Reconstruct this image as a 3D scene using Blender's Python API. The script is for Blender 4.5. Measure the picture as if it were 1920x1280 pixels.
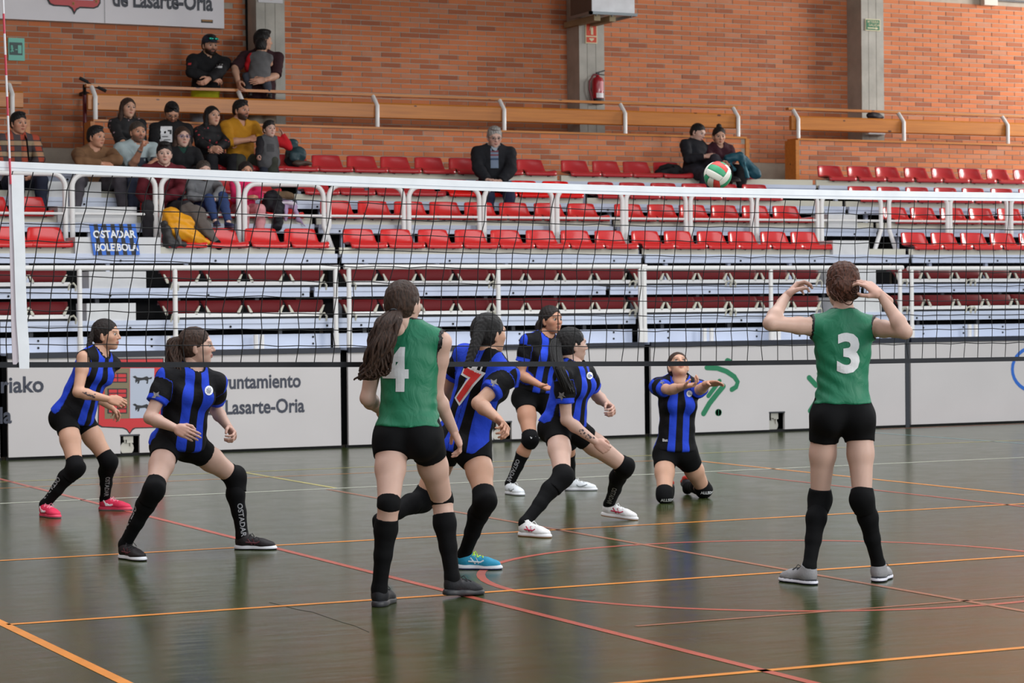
import bpy, bmesh, math, random, time
import numpy as np
from mathutils import Vector, Matrix
from mathutils.bvhtree import BVHTree
T0 = time.time()
SC = bpy.context.scene
COL = SC.collection
for o in list(bpy.data.objects): bpy.data.objects.remove(o)
random.seed(7); RNG = np.random.default_rng(7)
V3 = lambda *a: np.array(a, float)

# ---------------------------------------------------------------- camera
FPX = 4399.2; PITCH = -.01244; ROLL = -.01047; YAW = .44847; EYE = 1.4851
FW = V3(math.sin(YAW)*math.cos(PITCH), math.cos(YAW)*math.cos(PITCH), math.sin(PITCH))
_r0 = V3(math.cos(YAW), -math.sin(YAW), 0); _u0 = np.cross(_r0, FW)
RT = _r0*math.cos(ROLL)+_u0*math.sin(ROLL); UP = -_r0*math.sin(ROLL)+_u0*math.cos(ROLL)
CAM = V3(0, 0, EYE)
cd = bpy.data.cameras.new('camera'); cam = bpy.data.objects.new('camera', cd); COL.objects.link(cam)
cd.sensor_width = 36; cd.lens = FPX*36/1920; cd.clip_end = 200; cd.clip_start = .1
cam.matrix_world = Matrix(((RT[0], UP[0], -FW[0], 0), (RT[1], UP[1], -FW[1], 0), (RT[2], UP[2], -FW[2], EYE), (0, 0, 0, 1)))
cd.dof.use_dof = True; cd.dof.focus_distance = 13.2; cd.dof.aperture_fstop = 7.5
SC.camera = cam
def ray(px, py): return FW+RT*(px-960)/FPX-UP*(py-640)/FPX
def W(px, py, y): d = ray(px, py); return CAM+d*(y/d[1])            # photo pixel -> point on the upright plane Y = y
def G(px, py, z=0.): d = ray(px, py); return CAM+d*((z-EYE)/d[2])     # photo pixel -> point on the level plane Z = z
def D(px, py, Z): return CAM+ray(px, py)*Z                            # photo pixel -> point at distance Z along the view
def depth(P): return float((np.asarray(P)-CAM)@FW)

# ---------------------------------------------------------------- world, lights, exposure
vs = SC.view_settings; vs.view_transform = 'Standard'; vs.look = 'None'; vs.gamma = 1; vs.use_curve_mapping = False; vs.exposure = 0.2
wd = bpy.data.worlds.new('daylight'); SC.world = wd; wd.use_nodes = True
wd.node_tree.nodes['Background'].inputs[0].default_value = (.86, .93, 1.0, 1); wd.node_tree.nodes['Background'].inputs[1].default_value = .76
def area(name, loc, tgt, sx, sy, power, col=(1, 1, 1)):
    l = bpy.data.lights.new(name, 'AREA'); l.shape = 'RECTANGLE'; l.size = sx; l.size_y = sy; l.energy = power; l.color = col
    o = bpy.data.objects.new(name, l); COL.objects.link(o); o.location = loc
    o.rotation_euler = (Vector(tgt)-Vector(loc)).to_track_quat('-Z', 'Y').to_euler(); return o
area('skylight', (9, 15, 11), (9, 16, 0), 22, 8, 1500, (.97, .98, 1))
area('end_window', (29.5, 26.2, 6.6), (16, 30.4, 4.6), 3, 3, 950, (1, .97, .94))
area('side_window', (19, -4, 7), (9, 12, 1), 7, 3, 1600, (1, .98, .95))
area('tall_window', (-7, 14, 5), (18, 27, 3.2), 0.6, 3.6, 330, (.95, .98, 1))
area('tall_window', (5, -3, 5.5), (13, 27, 3), 0.6, 3.6, 330, (.95, .98, 1))

# ---------------------------------------------------------------- materials
def lin(c): return tuple((v/255/12.92 if v/255 <= .04045 else ((v/255+.055)/1.055)**2.4) for v in c)
_M = {}
def mat(name, rgb, rough=.6, metal=0., var=0., vs_=8., bump=0., bs=120., spec=.5, coat=0., emit=0.):
    if name in _M: return _M[name]
    m = bpy.data.materials.new(name); m.use_nodes = True; nt = m.node_tree; b = nt.nodes['Principled BSDF']
    c = lin(rgb); b.inputs['Base Color'].default_value = (*c, 1); b.inputs['Roughness'].default_value = rough
    b.inputs['Metallic'].default_value = metal; b.inputs['Specular IOR Level'].default_value = spec; b.inputs['Coat Weight'].default_value = coat
    if emit: b.inputs['Emission Color'].default_value = (*c, 1); b.inputs['Emission Strength'].default_value = emit
    if var or bump:
        tc = nt.nodes.new('ShaderNodeTexCoord')
    if var:
        n = nt.nodes.new('ShaderNodeTexNoise'); n.inputs['Scale'].default_value = vs_; n.inputs['Detail'].default_value = 5
        r = nt.nodes.new('ShaderNodeValToRGB'); r.color_ramp.elements[0].position = .3; r.color_ramp.elements[1].position = .7
        r.color_ramp.elements[0].color = (*[x*(1-var) for x in c], 1); r.color_ramp.elements[1].color = (*[min(1, x*(1+var)) for x in c], 1)
        nt.links.new(tc.outputs['Object'], n.inputs['Vector']); nt.links.new(n.outputs['Fac'], r.inputs[0]); nt.links.new(r.outputs[0], b.inputs['Base Color'])
    if bump:
        n = nt.nodes.new('ShaderNodeTexNoise'); n.inputs['Scale'].default_value = bs; n.inputs['Detail'].default_value = 3
        bp = nt.nodes.new('ShaderNodeBump'); bp.inputs['Strength'].default_value = bump; bp.inputs['Distance'].default_value = .01
        nt.links.new(tc.outputs['Object'], n.inputs['Vector']); nt.links.new(n.outputs['Fac'], bp.inputs['Height']); nt.links.new(bp.outputs[0], b.inputs['Normal'])
    _M[name] = m; return m
class N:                                                              # tiny node-graph helper
    def __init__(s, name):
        s.m = bpy.data.materials.new(name); s.m.use_nodes = True; s.t = s.m.node_tree; s.b = s.t.nodes['Principled BSDF']
    def n(s, typ, **k):
        x = s.t.nodes.new('ShaderNode'+typ)
        for a, v in k.items():
            if a.startswith('i_'):
                q = a[2:].replace('_', ' '); x.inputs[int(q) if q.isdigit() else q].default_value = v
            else: setattr(x, a, v)
        return x
    def l(s, a, b, o=0, i=0): s.t.links.new(a.outputs[o], b.inputs[i]); return b
    def math(s, op, a, b=None, c=None):
        x = s.n('Math', operation=op)
        for i, v in enumerate((a, b, c)):
            if v is None: continue
            if isinstance(v, (int, float)): x.inputs[i].default_value = v
            elif isinstance(v, tuple): s.t.links.new(v[0].outputs[v[1]], x.inputs[i])
            else: s.t.links.new(v.outputs[0], x.inputs[i])
        return x
    def mix(s, f, a, b):
        x = s.n('Mix', data_type='RGBA')
        for i, v in ((0, f), (6, a), (7, b)):
            if isinstance(v, (int, float)): x.inputs[i].default_value = v
            elif isinstance(v, tuple) and len(v) == 3: x.inputs[i].default_value = (*lin(v), 1)
            elif isinstance(v, tuple): s.t.links.new(v[0].outputs[v[1]], x.inputs[i])
            else: s.t.links.new(v.outputs[2 if v.bl_idname == 'ShaderNodeMix' else 0], x.inputs[i])
        return x
    def out(s, v, sock='Base Color'): s.t.links.new(v.outputs[2 if v.bl_idname == 'ShaderNodeMix' else 0], s.b.inputs[sock])

# ---------------------------------------------------------------- object helpers
def tag(o, label=None, cat=None, group=None, kind=None):
    for k, v in (('label', label), ('category', cat), ('group', group), ('kind', kind)):
        if v: o[k] = v
    return o
def link(name, me, parent=None, loc=None):
    o = bpy.data.objects.new(name, me); COL.objects.link(o)
    if loc is not None: o.location = loc
    if parent: o.parent = parent
    return o
def empty(name, loc, label, cat, group=None, rz=0):
    o = link(name, None, None, loc); o.rotation_euler.z = rz; o.empty_display_size = .1; return tag(o, label, cat, group)
def pmesh(name, V, F, mats, mi=None, smooth=False, attrs=None):
    V = np.asarray(V, np.float32); me = bpy.data.meshes.new(name)
    if isinstance(F, np.ndarray) and F.ndim == 2:
        n, k = F.shape; me.vertices.add(len(V)); me.vertices.foreach_set('co', V.ravel()); me.loops.add(n*k)
        me.loops.foreach_set('vertex_index', F.astype(np.int32).ravel()); me.polygons.add(n)
        me.polygons.foreach_set('loop_start', np.arange(0, n*k, k, dtype=np.int32)); me.update(calc_edges=True)
    else:
        me.from_pydata(V.tolist(), [], F)
    for m in (mats if isinstance(mats, (list, tuple)) else [mats]): me.materials.append(m)
    if mi is not None: me.polygons.foreach_set('material_index', np.asarray(mi, np.int32))
    if smooth: me.polygons.foreach_set('use_smooth', np.ones(len(me.polygons), bool))
    for k, a in (attrs or {}).items():
        a = np.asarray(a, np.float32); d = 'FLOAT' if a.ndim == 1 else 'FLOAT_VECTOR'
        me.attributes.new(k, d, 'POINT').data.foreach_set('value' if d == 'FLOAT' else 'vector', a.ravel())
    return me
class MB:                                                             # collects shapes into ONE mesh
    def __init__(s): s.V = []; s.F = []; s.I = []; s.mi = 0
    def add(s, V, F):
        k = len(s.V); s.V += [tuple(map(float, v)) for v in V]; s.F += [tuple(i+k for i in f) for f in F]; s.I += [s.mi]*len(F); return s
    def box(s, a, b):
        x0, y0, z0 = a; x1, y1, z1 = b
        return s.add([(x0, y0, z0), (x1, y0, z0), (x1, y1, z0), (x0, y1, z0), (x0, y0, z1), (x1, y0, z1), (x1, y1, z1), (x0, y1, z1)],
                     [(0, 3, 2, 1), (4, 5, 6, 7), (0, 1, 5, 4), (1, 2, 6, 5), (2, 3, 7, 6), (3, 0, 4, 7)])
    def tube(s, pts, r, n=8, cap=True, flat=1.):
        P = [V3(*p) for p in pts]; R = r if hasattr(r, '__len__') else [r]*len(P); V = []; k = len(P); prev = None
        for i, p in enumerate(P):
            t = P[min(i+1, k-1)]-P[max(i-1, 0)]; t /= np.linalg.norm(t)+1e-9
            a = V3(0, 0, 1) if prev is None else prev
            if abs(a@t) > .95: a = V3(0, 1, 0) if prev is None else np.cross(t, V3(1, 0, 0))
            a = a-t*(a@t); a /= np.linalg.norm(a)+1e-9; prev = a; b = np.cross(t, a)
            for j in range(n):
                w = 2*math.pi*j/n; V.append(p+R[i]*(a*math.cos(w)+b*math.sin(w)*flat))
        F = [(i*n+j, i*n+(j+1) % n, (i+1)*n+(j+1) % n, (i+1)*n+j) for i in range(k-1) for j in range(n)]
        if cap: F += [tuple(range(n-1, -1, -1)), tuple(range((k-1)*n, k*n))]
        return s.add(V, F)
    def lathe(s, prof, c=(0, 0, 0), n=16, ax='z'):
        V = []; k = len(prof)
        for r, z in prof:
            for j in range(n):
                w = 2*math.pi*j/n; x, y = r*math.cos(w), r*math.sin(w)
                V.append((c[0]+x, c[1]+y, c[2]+z) if ax == 'z' else (c[0]+x, c[1]+z, c[2]+y))
        F = [(i*n+j, i*n+(j+1) % n, (i+1)*n+(j+1) % n, (i+1)*n+j) for i in range(k-1) for j in range(n)]+[tuple(range(n-1, -1, -1)), tuple(range((k-1)*n, k*n))]
        return s.add(V, F)
    def prism(s, poly, o, ex, ey, ez, t):                               # polygon in (ex,ey) about o, extruded t along ez
        o, ex, ey, ez = map(np.asarray, (o, ex, ey, ez)); n = len(poly)
        V = [o+ex*x+ey*y for x, y in poly]+[o+ex*x+ey*y+ez*t for x, y in poly]
        F = [tuple(range(n-1, -1, -1)), tuple(range(n, 2*n))]+[(i, (i+1) % n, n+(i+1) % n, n+i) for i in range(n)]
        return s.add(V, F)
    def mesh(s, name, mats, smooth=False):
        return pmesh(name, s.V, s.F, mats, s.I, smooth)
    def obj(s, name, mats, parent=None, smooth=False, loc=None):
        if loc is not None: s.V = [tuple(V3(*v)-V3(*loc)) for v in s.V]
        o = link(name, s.mesh(name, mats, smooth), parent, loc)
        if smooth: autosmooth(o)
        return o
def autosmooth(o, a=35):
    me = o.data; bm = bmesh.new(); bm.from_mesh(me)
    for e in bm.edges:
        if len(e.link_faces) == 2 and e.calc_face_angle(0) > math.radians(a): e.smooth = False
    bm.to_mesh(me); bm.free()
ORD = 'first second third fourth fifth sixth seventh eighth ninth tenth eleventh twelfth thirteenth fourteenth fifteenth sixteenth seventeenth eighteenth nineteenth twentieth'.split()
def text_mesh(txt, size, bold=0., sx=1., cut=0., align='CENTER', lsp=1.):
    cu = bpy.data.curves.new('lettering', 'FONT'); cu.body = txt; cu.size = size; cu.align_x = align; cu.align_y = 'CENTER'; cu.offset = bold*size; cu.resolution_u = 3; cu.space_character = lsp
    o = bpy.data.objects.new('lettering', cu); COL.objects.link(o); dg = bpy.context.evaluated_depsgraph_get()
    me = o.evaluated_get(dg).to_mesh(); bm = bmesh.new(); bm.from_mesh(me); o.evaluated_get(dg).to_mesh_clear()
    bpy.data.objects.remove(o); bpy.data.curves.remove(cu)
    bmesh.ops.remove_doubles(bm, verts=bm.verts, dist=1e-5)
    if cut:
        for ax in (0, 1):
            xs = [v.co[ax] for v in bm.verts]; q = min(xs)+cut
            while q < max(xs):
                n = [0, 0, 0]; n[ax] = 1; c = [0, 0, 0]; c[ax] = q
                bmesh.ops.bisect_plane(bm, geom=bm.verts[:]+bm.edges[:]+bm.faces[:], plane_co=c, plane_no=n); q += cut
    V = np.array([v.co[:2] for v in bm.verts])*[sx, 1]; bm.verts.index_update(); F = [tuple(v.index for v in f.verts) for f in bm.faces]; bm.free()
    return V, F
def flat_text(txt, o, ex, ey, ez, size, m, parent, name='lettering', bold=0., sx=1., align='CENTER', th=.002, lsp=1.):
    V, F = text_mesh(txt, size, bold, sx, 0, align, lsp); o, ex, ey, ez = map(np.asarray, (o, ex, ey, ez))
    P = [o+ex*x+ey*y+ez*th for x, y in V]
    ob = link(name, pmesh(name, P, F, m), parent); return ob
# ================================================================ the hall: floor, lines, walls, pillars
YB = 11.296; XC = 2.69; YS = 24.25; YP = 29.45; YW = 30.62
def floor_mat():
    g = N('floor_paint'); tc = g.n('TexCoord')
    n1 = g.n('TexNoise', i_Scale=.55, i_Detail=5., i_Roughness=.6); g.l(tc, n1, 3)
    n2 = g.n('TexNoise', i_Scale=3., i_Detail=6., i_Roughness=.65); g.l(tc, n2, 3)
    a = g.mix(n1, (40, 54, 22), (56, 60, 26)); r = g.n('ValToRGB'); r.color_ramp.elements[0].position = .35; r.color_ramp.elements[1].position = .75
    g.l(n2, r); c = g.mix(g.math('MULTIPLY', r, .45), a, (74, 84, 54))
    mp = g.n('Mapping'); mp.inputs['Scale'].default_value = (40, 1.2, 1); mp.inputs['Rotation'].default_value = (0, 0, .9); g.l(tc, mp, 3)
    n3 = g.n('TexNoise', i_Scale=1.4, i_Detail=3.); g.l(mp, n3); s = g.math('GREATER_THAN', n3, .70)
    c = g.mix(g.math('MULTIPLY', s, .22), c, (130, 130, 118)); g.out(c)
    rr = g.n('MapRange'); rr.inputs[3].default_value = .14; rr.inputs[4].default_value = .27; g.l(n2, rr); g.out(rr, 'Roughness')
    mw = g.n('Mapping'); mw.inputs['Scale'].default_value = (1.6, 5, 1); mw.inputs['Rotation'].default_value = (0, 0, -.45); g.l(tc, mw, 3)
    n4 = g.n('TexNoise', i_Scale=1.5, i_Detail=2.); g.l(mw, n4)
    bp = g.n('Bump'); bp.inputs['Strength'].default_value = .045; bp.inputs['Distance'].default_value = .05; g.l(n4, bp, 0, 'Height'); g.out(bp, 'Normal')
    g.b.inputs['Specular IOR Level'].default_value = .38; return g.m
M_FLOOR = floor_mat()
floor = MB().box((-8, -6, -.1), (36, YW+.3, 0)).obj('floor', M_FLOOR); tag(floor, kind='structure')
LM = {k: mat('line_'+k, c, .3, var=.12, vs_=6) for k, c in dict(orange=(226, 140, 48), white=(205, 208, 190), red=(176, 84, 66), yellow=(188, 176, 96), faded=(150, 96, 70), blue=(120, 160, 165), dark=(24, 24, 22)).items()}
def line(c, x0, y0, x1, y1, w=.05):
    d = V3(x1-x0, y1-y0, 0); L = np.linalg.norm(d); d /= L; n = V3(-d[1], d[0], 0)*w/2; a = V3(x0, y0, 0); b = V3(x1, y1, 0); z = V3(0, 0, .0015)
    link('court_line', pmesh('court_line', [a-n+z, b-n+z, b+n+z, a+n+z], [(0, 1, 2, 3)], LM[c]), floor)
def arc(c, cx, cy, r, w, a0=0, a1=360, n=72):
    V = []; 
    for i in range(n+1):
        t = math.radians(a0+(a1-a0)*i/n)
        for q in (r-w/2, r+w/2): V.append((cx+q*math.cos(t), cy+q*math.sin(t), .001))
    link('court_arc', pmesh('court_arc', V, [(2*i, 2*i+1, 2*i+3, 2*i+2) for i in range(n)], LM[c]), floor)
line('orange', 2.69, 2, 2.69, 20.4, .055); line('orange', 11.67, 2, 11.67, 20.45, .05)
line('orange', 2.7, 11.28, 11.67, 11.28); line('orange', 1.2, 14.27, 13.2, 14.27); line('orange', 1.2, 8.24, 13.2, 8.24)
line('white', -6, 18.66, 30, 18.66, .05); line('yellow', -2, 21.1, 30, 21.1, .045); line('orange', 2.69, 20.32, 11.67, 20.32, .03)
line('yellow', 7.31, 21.1, 7.31, 18.7, .045); line('red', 5.1, 23.5, 5.1, 4, .05); line('faded', 7.2, 18.6, 7.2, 4, .045)
line('red', 10.98, 18.5, 10.98, 4, .04); line('faded', 5.3, 9.7, 14, 9.7, .035); line('blue', 16.05, 23.5, 16.05, 20, .05)
line('red', 16.6, 24.05, 30, 24.05, .06)
arc('red', 7.2, 11.3, 1.78, .05)
pts = [G(*p) for p in ((505, 1129), (560, 1143), (585, 1147), (640, 1166), (665, 1173), (692, 1185))]
MB().tube([(p[0], p[1], -.001) for p in pts], .0026, 4).obj('floor_crack', LM['dark'], floor)

# ---- bricks
def brick_mat(name, lo, hi):
    g = N(name); oi = g.n('ObjectInfo'); ge = g.n('NewGeometry'); s = g.math('FRACT', g.math('ADD', (oi, 5), (ge, 8)))
    wn = g.n('TexWhiteNoise', noise_dimensions='1D'); g.l(s, wn, 0, 1)
    r = g.n('ValToRGB'); e = r.color_ramp.elements
    cols = [(0, lo), (.14, tuple((a+b)/2 for a, b in zip(lo, hi))), (.45, hi), (.85, tuple(min(255, v*1.06) for v in hi)), (1, (hi[0]*.98, hi[1]*1.1, hi[2]*1.3))]
    while len(e) < len(cols): e.new(.5)
    for el, (p, c) in zip(e, cols): el.position = p; el.color = (*lin(c), 1)
    g.l(wn, r); tc = g.n('NewGeometry'); n = g.n('TexNoise', i_Scale=9., i_Detail=6.); g.l(tc, n)
    n2 = g.n('TexNoise', i_Scale=.7, i_Detail=3.); g.l(tc, n2); rr = g.n('ValToRGB'); rr.color_ramp.elements[0].position = .62; rr.color_ramp.elements[1].position = .8
    g.l(n, rr); f = g.math('MULTIPLY', rr, g.math('MULTIPLY', n2, .55)); g.out(g.mix(f, r, (205, 168, 146)))
    g.b.inputs['Roughness'].default_value = .85; return g.m
M_BRICK = brick_mat('brick_clay', (160, 93, 64), (197, 117, 74)); M_MORTAR = mat('mortar', (176, 164, 150), .95, var=.12, vs_=5)
BL, BH, BP, BC = .285, .060, .298, .0725                                # brick length, height, pitch, course
def brickwork(root, x0, x1, z0, z1, yf, holes=(), phase=0., nobj=300, seed=1):
    """bricks proud of the mortar on an upright plane facing -Y: the first nobj as objects, the rest in one mesh"""
    rn = random.Random(seed); me = MB().box((-BL/2, -.008, -BH/2), (BL/2, .004, BH/2)).mesh('brick', M_BRICK); half = MB().box((-BL/4+.006, -.008, -BH/2), (BL/4-.006, .004, BH/2)).mesh('half_brick', M_BRICK)
    L = []
    for k in range(int((z1-z0)/BC)+1):
        z = z0+BC*(k+.5)
        if z+BH/2 > z1+.005: break
        x = x0-((k % 2)*.5+phase)*BP
        while x < x1:
            a, b = max(x+.0065, x0), min(x+BP-.0065, x1)
            if b-a > .05: L.append((a, b, z))
            x += BP
    # the nearest (largest in the picture) come first
    L.sort(key=lambda q: (q[0]**2+yf**2) if not holes else (q[0]**2+yf**2))
    rest = MB(); cnt = 0
    for a, b, z in L:
        if any(h[0] < b and a < h[1] and h[2] < z < h[3] for h in holes): continue
        dy = rn.uniform(-.0025, .0025)
        full = b-a > BL-.002
        if cnt < nobj and full:
            o = bpy.data.objects.new('brick', me); COL.objects.link(o); o.parent = root; o.location = ((a+b)/2, yf+dy, z); cnt += 1
        else: rest.box((a, yf-.008+dy, z-BH/2), (b, yf+.004, z+BH/2))
    if rest.V: o = rest.obj('brick_courses', M_BRICK, root); tag(o, kind='stuff')
wall = MB().box((-8, YW, 0), (40, YW+.35, 7.4)).obj('wall_back', M_MORTAR); tag(wall, kind='structure')
CONC = mat('bare_concrete', (176, 174, 166), .9, var=.16, vs_=3.5, bump=.25, bs=14)
PX = [5.81, 10.74, 15.67, 20.56, 25.5]
LIGHT_BLOCK = mat('light_block_board', (150, 140, 128), .9)
tag(MB().box((-3.3, 21.5, 8.0), (40, YW+.3, 8.2)).obj('light_block_ceiling', LIGHT_BLOCK), kind='structure'); tag(MB().box((-3.3, 4, 0), (-3, YW+.3, 8.2)).obj('light_block_wall', mat('light_block_brown', (140, 100, 80), .9)), kind='structure')  # unseen ceiling strip and left wall, added to block ambient light
for i in range(4): brickwork(wall, PX[i]+.41, PX[i+1], 3.72, 6.35, YW, holes=[(5.9, 10.28, 5.66, 9)] if i == 0 else [], seed=3+i, nobj=300 if i == 0 else 0, phase=.2*i)
for i, x in enumerate(PX):
    p = MB().box((x, YW-.4, 0), (x+.41, YW+.02, 7.4)).obj('trim_%d' % (i+1), CONC); tag(p, kind='structure')
    if 1 <= i <= 3:
        g = MB()
        for xx in (x+.13, x+.27): g.box((xx, YW-.402, 3), (xx+.004, YW-.399, 7.3))
        g.obj('board_seam', mat('concrete_seam', (118, 116, 108), .9), p)

# ---- parapet in front of the upper walkway
WOOD = N('varnished_pine'); _tc = WOOD.n('TexCoord'); _mp = WOOD.n('Mapping'); _mp.inputs['Scale'].default_value = (.6, 14, 14); WOOD.l(_tc, _mp, 3)
_n = WOOD.n('TexNoise', i_Scale=2., i_Detail=6., i_Distortion=.6); WOOD.l(_mp, _n); _c = WOOD.mix(_n, (158, 88, 26), (216, 138, 50))
_v = WOOD.n('TexVoronoi', i_Scale=2.3); _mv = WOOD.n('Mapping'); _mv.inputs['Scale'].default_value = (1, 2.2, 2.2); WOOD.l(_tc, _mv, 3); WOOD.l(_mv, _v)
_k = WOOD.math('LESS_THAN', _v, .075); WOOD.out(WOOD.mix(_k, _c, (88, 44, 18))); WOOD.b.inputs['Roughness'].default_value = .38; WOOD = WOOD.m
def parapet(x0, x1, idx, ends):
    z0, z1 = 3.0, 3.985
    w = MB().box((x0, YP, z0-.4), (x1, YP+.24, z1)).obj('wall_parapet_%d' % idx, M_MORTAR); tag(w, kind='structure')
    brickwork(w, x0+.005, x1-.005, 3.33, z1-.005, YP, seed=10+idx, phase=.3*idx)
    MB().box((x0-.02, YP-.03, z1), (x1+.02, YP+.27, z1+.028)).obj('wood_coping', WOOD, w)
    for e, x in zip(ends, (x0-.06, x1)):
        if e: MB().box((x, YP-.03, 3.36), (x+.06, YP+.27, z1)).obj('wood_end_board', WOOD, w)
parapet(6.0, 7.36, 1, (0, 1)); parapet(8.26, 17.98, 2, (1, 1)); parapet(18.9, 27, 3, (1, 0))
# upper walkway slab and concrete kerb behind the top seats
k = MB().box((2, YP-.02, 2.6), (28, YW, 3.32)).obj('trim_9', CONC); tag(k, kind='structure')

# ---- wooden rails on white bent posts
WHITE = mat('white_gloss_paint', (226, 224, 222), .35); GREYM = mat('grey_steel', (120, 122, 124), .45, .6)
def wood_rail(x0, x1, posts, label):
    root = empty('wooden_guard_rail', (x0, YP+.1, 4.0), label, 'guard rail', 'wooden guard rails on the brick parapet'); y = YP+.12
    def loc(m, n, mt, sm=False): return m.obj(n, mt, root, sm)
    o = lambda x, yy, z: (x-x0, yy-YP-.1, z-4.0)
    MB().box(o(x0, y+.02, 4.445), o(x1, y+.11, 4.48)).obj('handrail', WOOD, root)
    p = [(-.035, -.095), (-.015, -.108), (.02, -.108), (.03, -.09), (.03, .09), (.015, .105), (-.02, .105), (-.04, .085)]
    MB().prism(p, o(x0, y-.02, 4.245), (0, 1, 0), (0, 0, 1), (1, 0, 0), x1-x0).obj('beam', WOOD, root)
    for x in posts:
        m = MB().tube([o(x, y-.085, 4.0), o(x, y-.085, 4.27), o(x+.005, y-.08, 4.3), o(x-.01, y+.05, 4.455)], .03, 10); m.obj('post', WHITE, root, True)
px2x = lambda px, py: W(px, py, YP)[0]
wood_rail(6.0, 7.36, [px2x(24, 180)], 'short end of a wooden rail at the left edge, behind the man in plaid')
wood_rail(8.2, 17.95, [px2x(p, 200) for p in (180, 456, 709, 947, 1174, 1386)], 'long wooden rail with knotty beam above the middle brick parapet')
wood_rail(18.83, 27, [px2x(p, 230) for p in (1499, 1697, 1892)]+[25.3], 'wooden rail above the right hand brick parapet, past the passage')
# ================================================================ telescopic grandstand
DZ = [0, 1.437, 1.792, 2.195, 2.575, 2.906, 3.243]; DY = [0]+[YS+.25+.75*i for i in range(6)]
LAV = mat('pale_steel_paint', (192, 200, 218), .4, var=.05, vs_=3); PANW = mat('white_board', (196, 191, 190), .5, var=.035, vs_=1.2)
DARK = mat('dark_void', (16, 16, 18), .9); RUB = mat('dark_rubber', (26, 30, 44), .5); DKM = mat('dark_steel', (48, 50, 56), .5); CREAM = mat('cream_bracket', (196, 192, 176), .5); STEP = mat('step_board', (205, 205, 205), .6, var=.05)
NAVY = mat('navy_letter', (52, 56, 70), .5)
UX = [2.2, 6.14, 10.24, 14.35, 18.43, 22.6, 27]                        # seams of the fixed rows
FX = [2.0, 5.8, 9.60, 13.44, 17.15, 20.95, 25]                         # seams of the fascia
MOD = []; LOW = []
def module(i, label, low):
    X = FX if low else UX; x0, x1 = X[i], X[i+1]; y00 = YS if low else DY[3]; root = empty('bleacher', (x0, YS, 0), label, 'bleacher', 'grandstand sections'); g = .03
    o = lambda x, y, z: (x-x0, y-YS, z); xa, xb = x0, x1
    for n in ((1, 2) if low else (3, 4, 5, 6)):
        y0 = DY[n]; z = DZ[n]; y1 = y0+(.74 if n < 6 else YP-DY[6]-.03)
        MB().box(o(xa+g, y0, z-.03), o(xb-g, y1, z)).obj('deck', LAV if n != 6 else CREAM, root)
        b = MB(); b.box(o(xa+g, y0-.035, z-.045), o(xb-g, y0, z+.004)); b.box(o(xa+g, y0-.022, z-.105), o(xb-g, y0, z-.045)); b.obj('nosing', LAV, root)
        MB().box(o(xa+g, y0+.42, (DZ[n-1] if n > 1 else .3)-.02), o(xb-g, y0+.46, z-.05)).obj('gap_shade_panel', DARK, root)  # near-black sheet painting the shade in the open gap under each deck
        if not low: MB().box(o(xa+g, y0+.05, z+.004), o(xb-g, y0+.075, z+.082)).obj('plinth', CREAM, root)
        q = xa+.35
        while q < xb-.2:
            s = MB(); s.box(o(q, y0+.05, z-.4), o(q+.045, y0+.1, z-.03)); s.obj('bracket', LAV if n > 2 else DKM, root); q += .93
        q = xa+.3
        while q < xb-.1:
            MB().lathe([(.013, 0), (.013, .008), (.002, .012)], o(q, y0-.032, z-.077), 8, 'y').obj('bolt', DARK, root); q += 1.13
    return root
for i, nm in enumerate(['at the left end, carrying the letters at the left edge', 'carrying the red shield and the town hall lettering', 'in the middle, fronted by the plain white board', 'fronted by the green sport signs', 'at the right, fronted by the blue ring', 'beyond the right edge']):
    LOW.append(module(i, 'white two-row lower bleacher section '+nm, True))
for i, nm in enumerate(['at the left end, under the man in plaid', 'below the seated crowd', 'in the middle, below the grey haired man', 'below the couple, ending at the white steps', 'at the right, past the white steps', 'beyond the right edge']):
    MOD.append(module(i, 'white four-row upper bleacher section '+nm, False))
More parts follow.
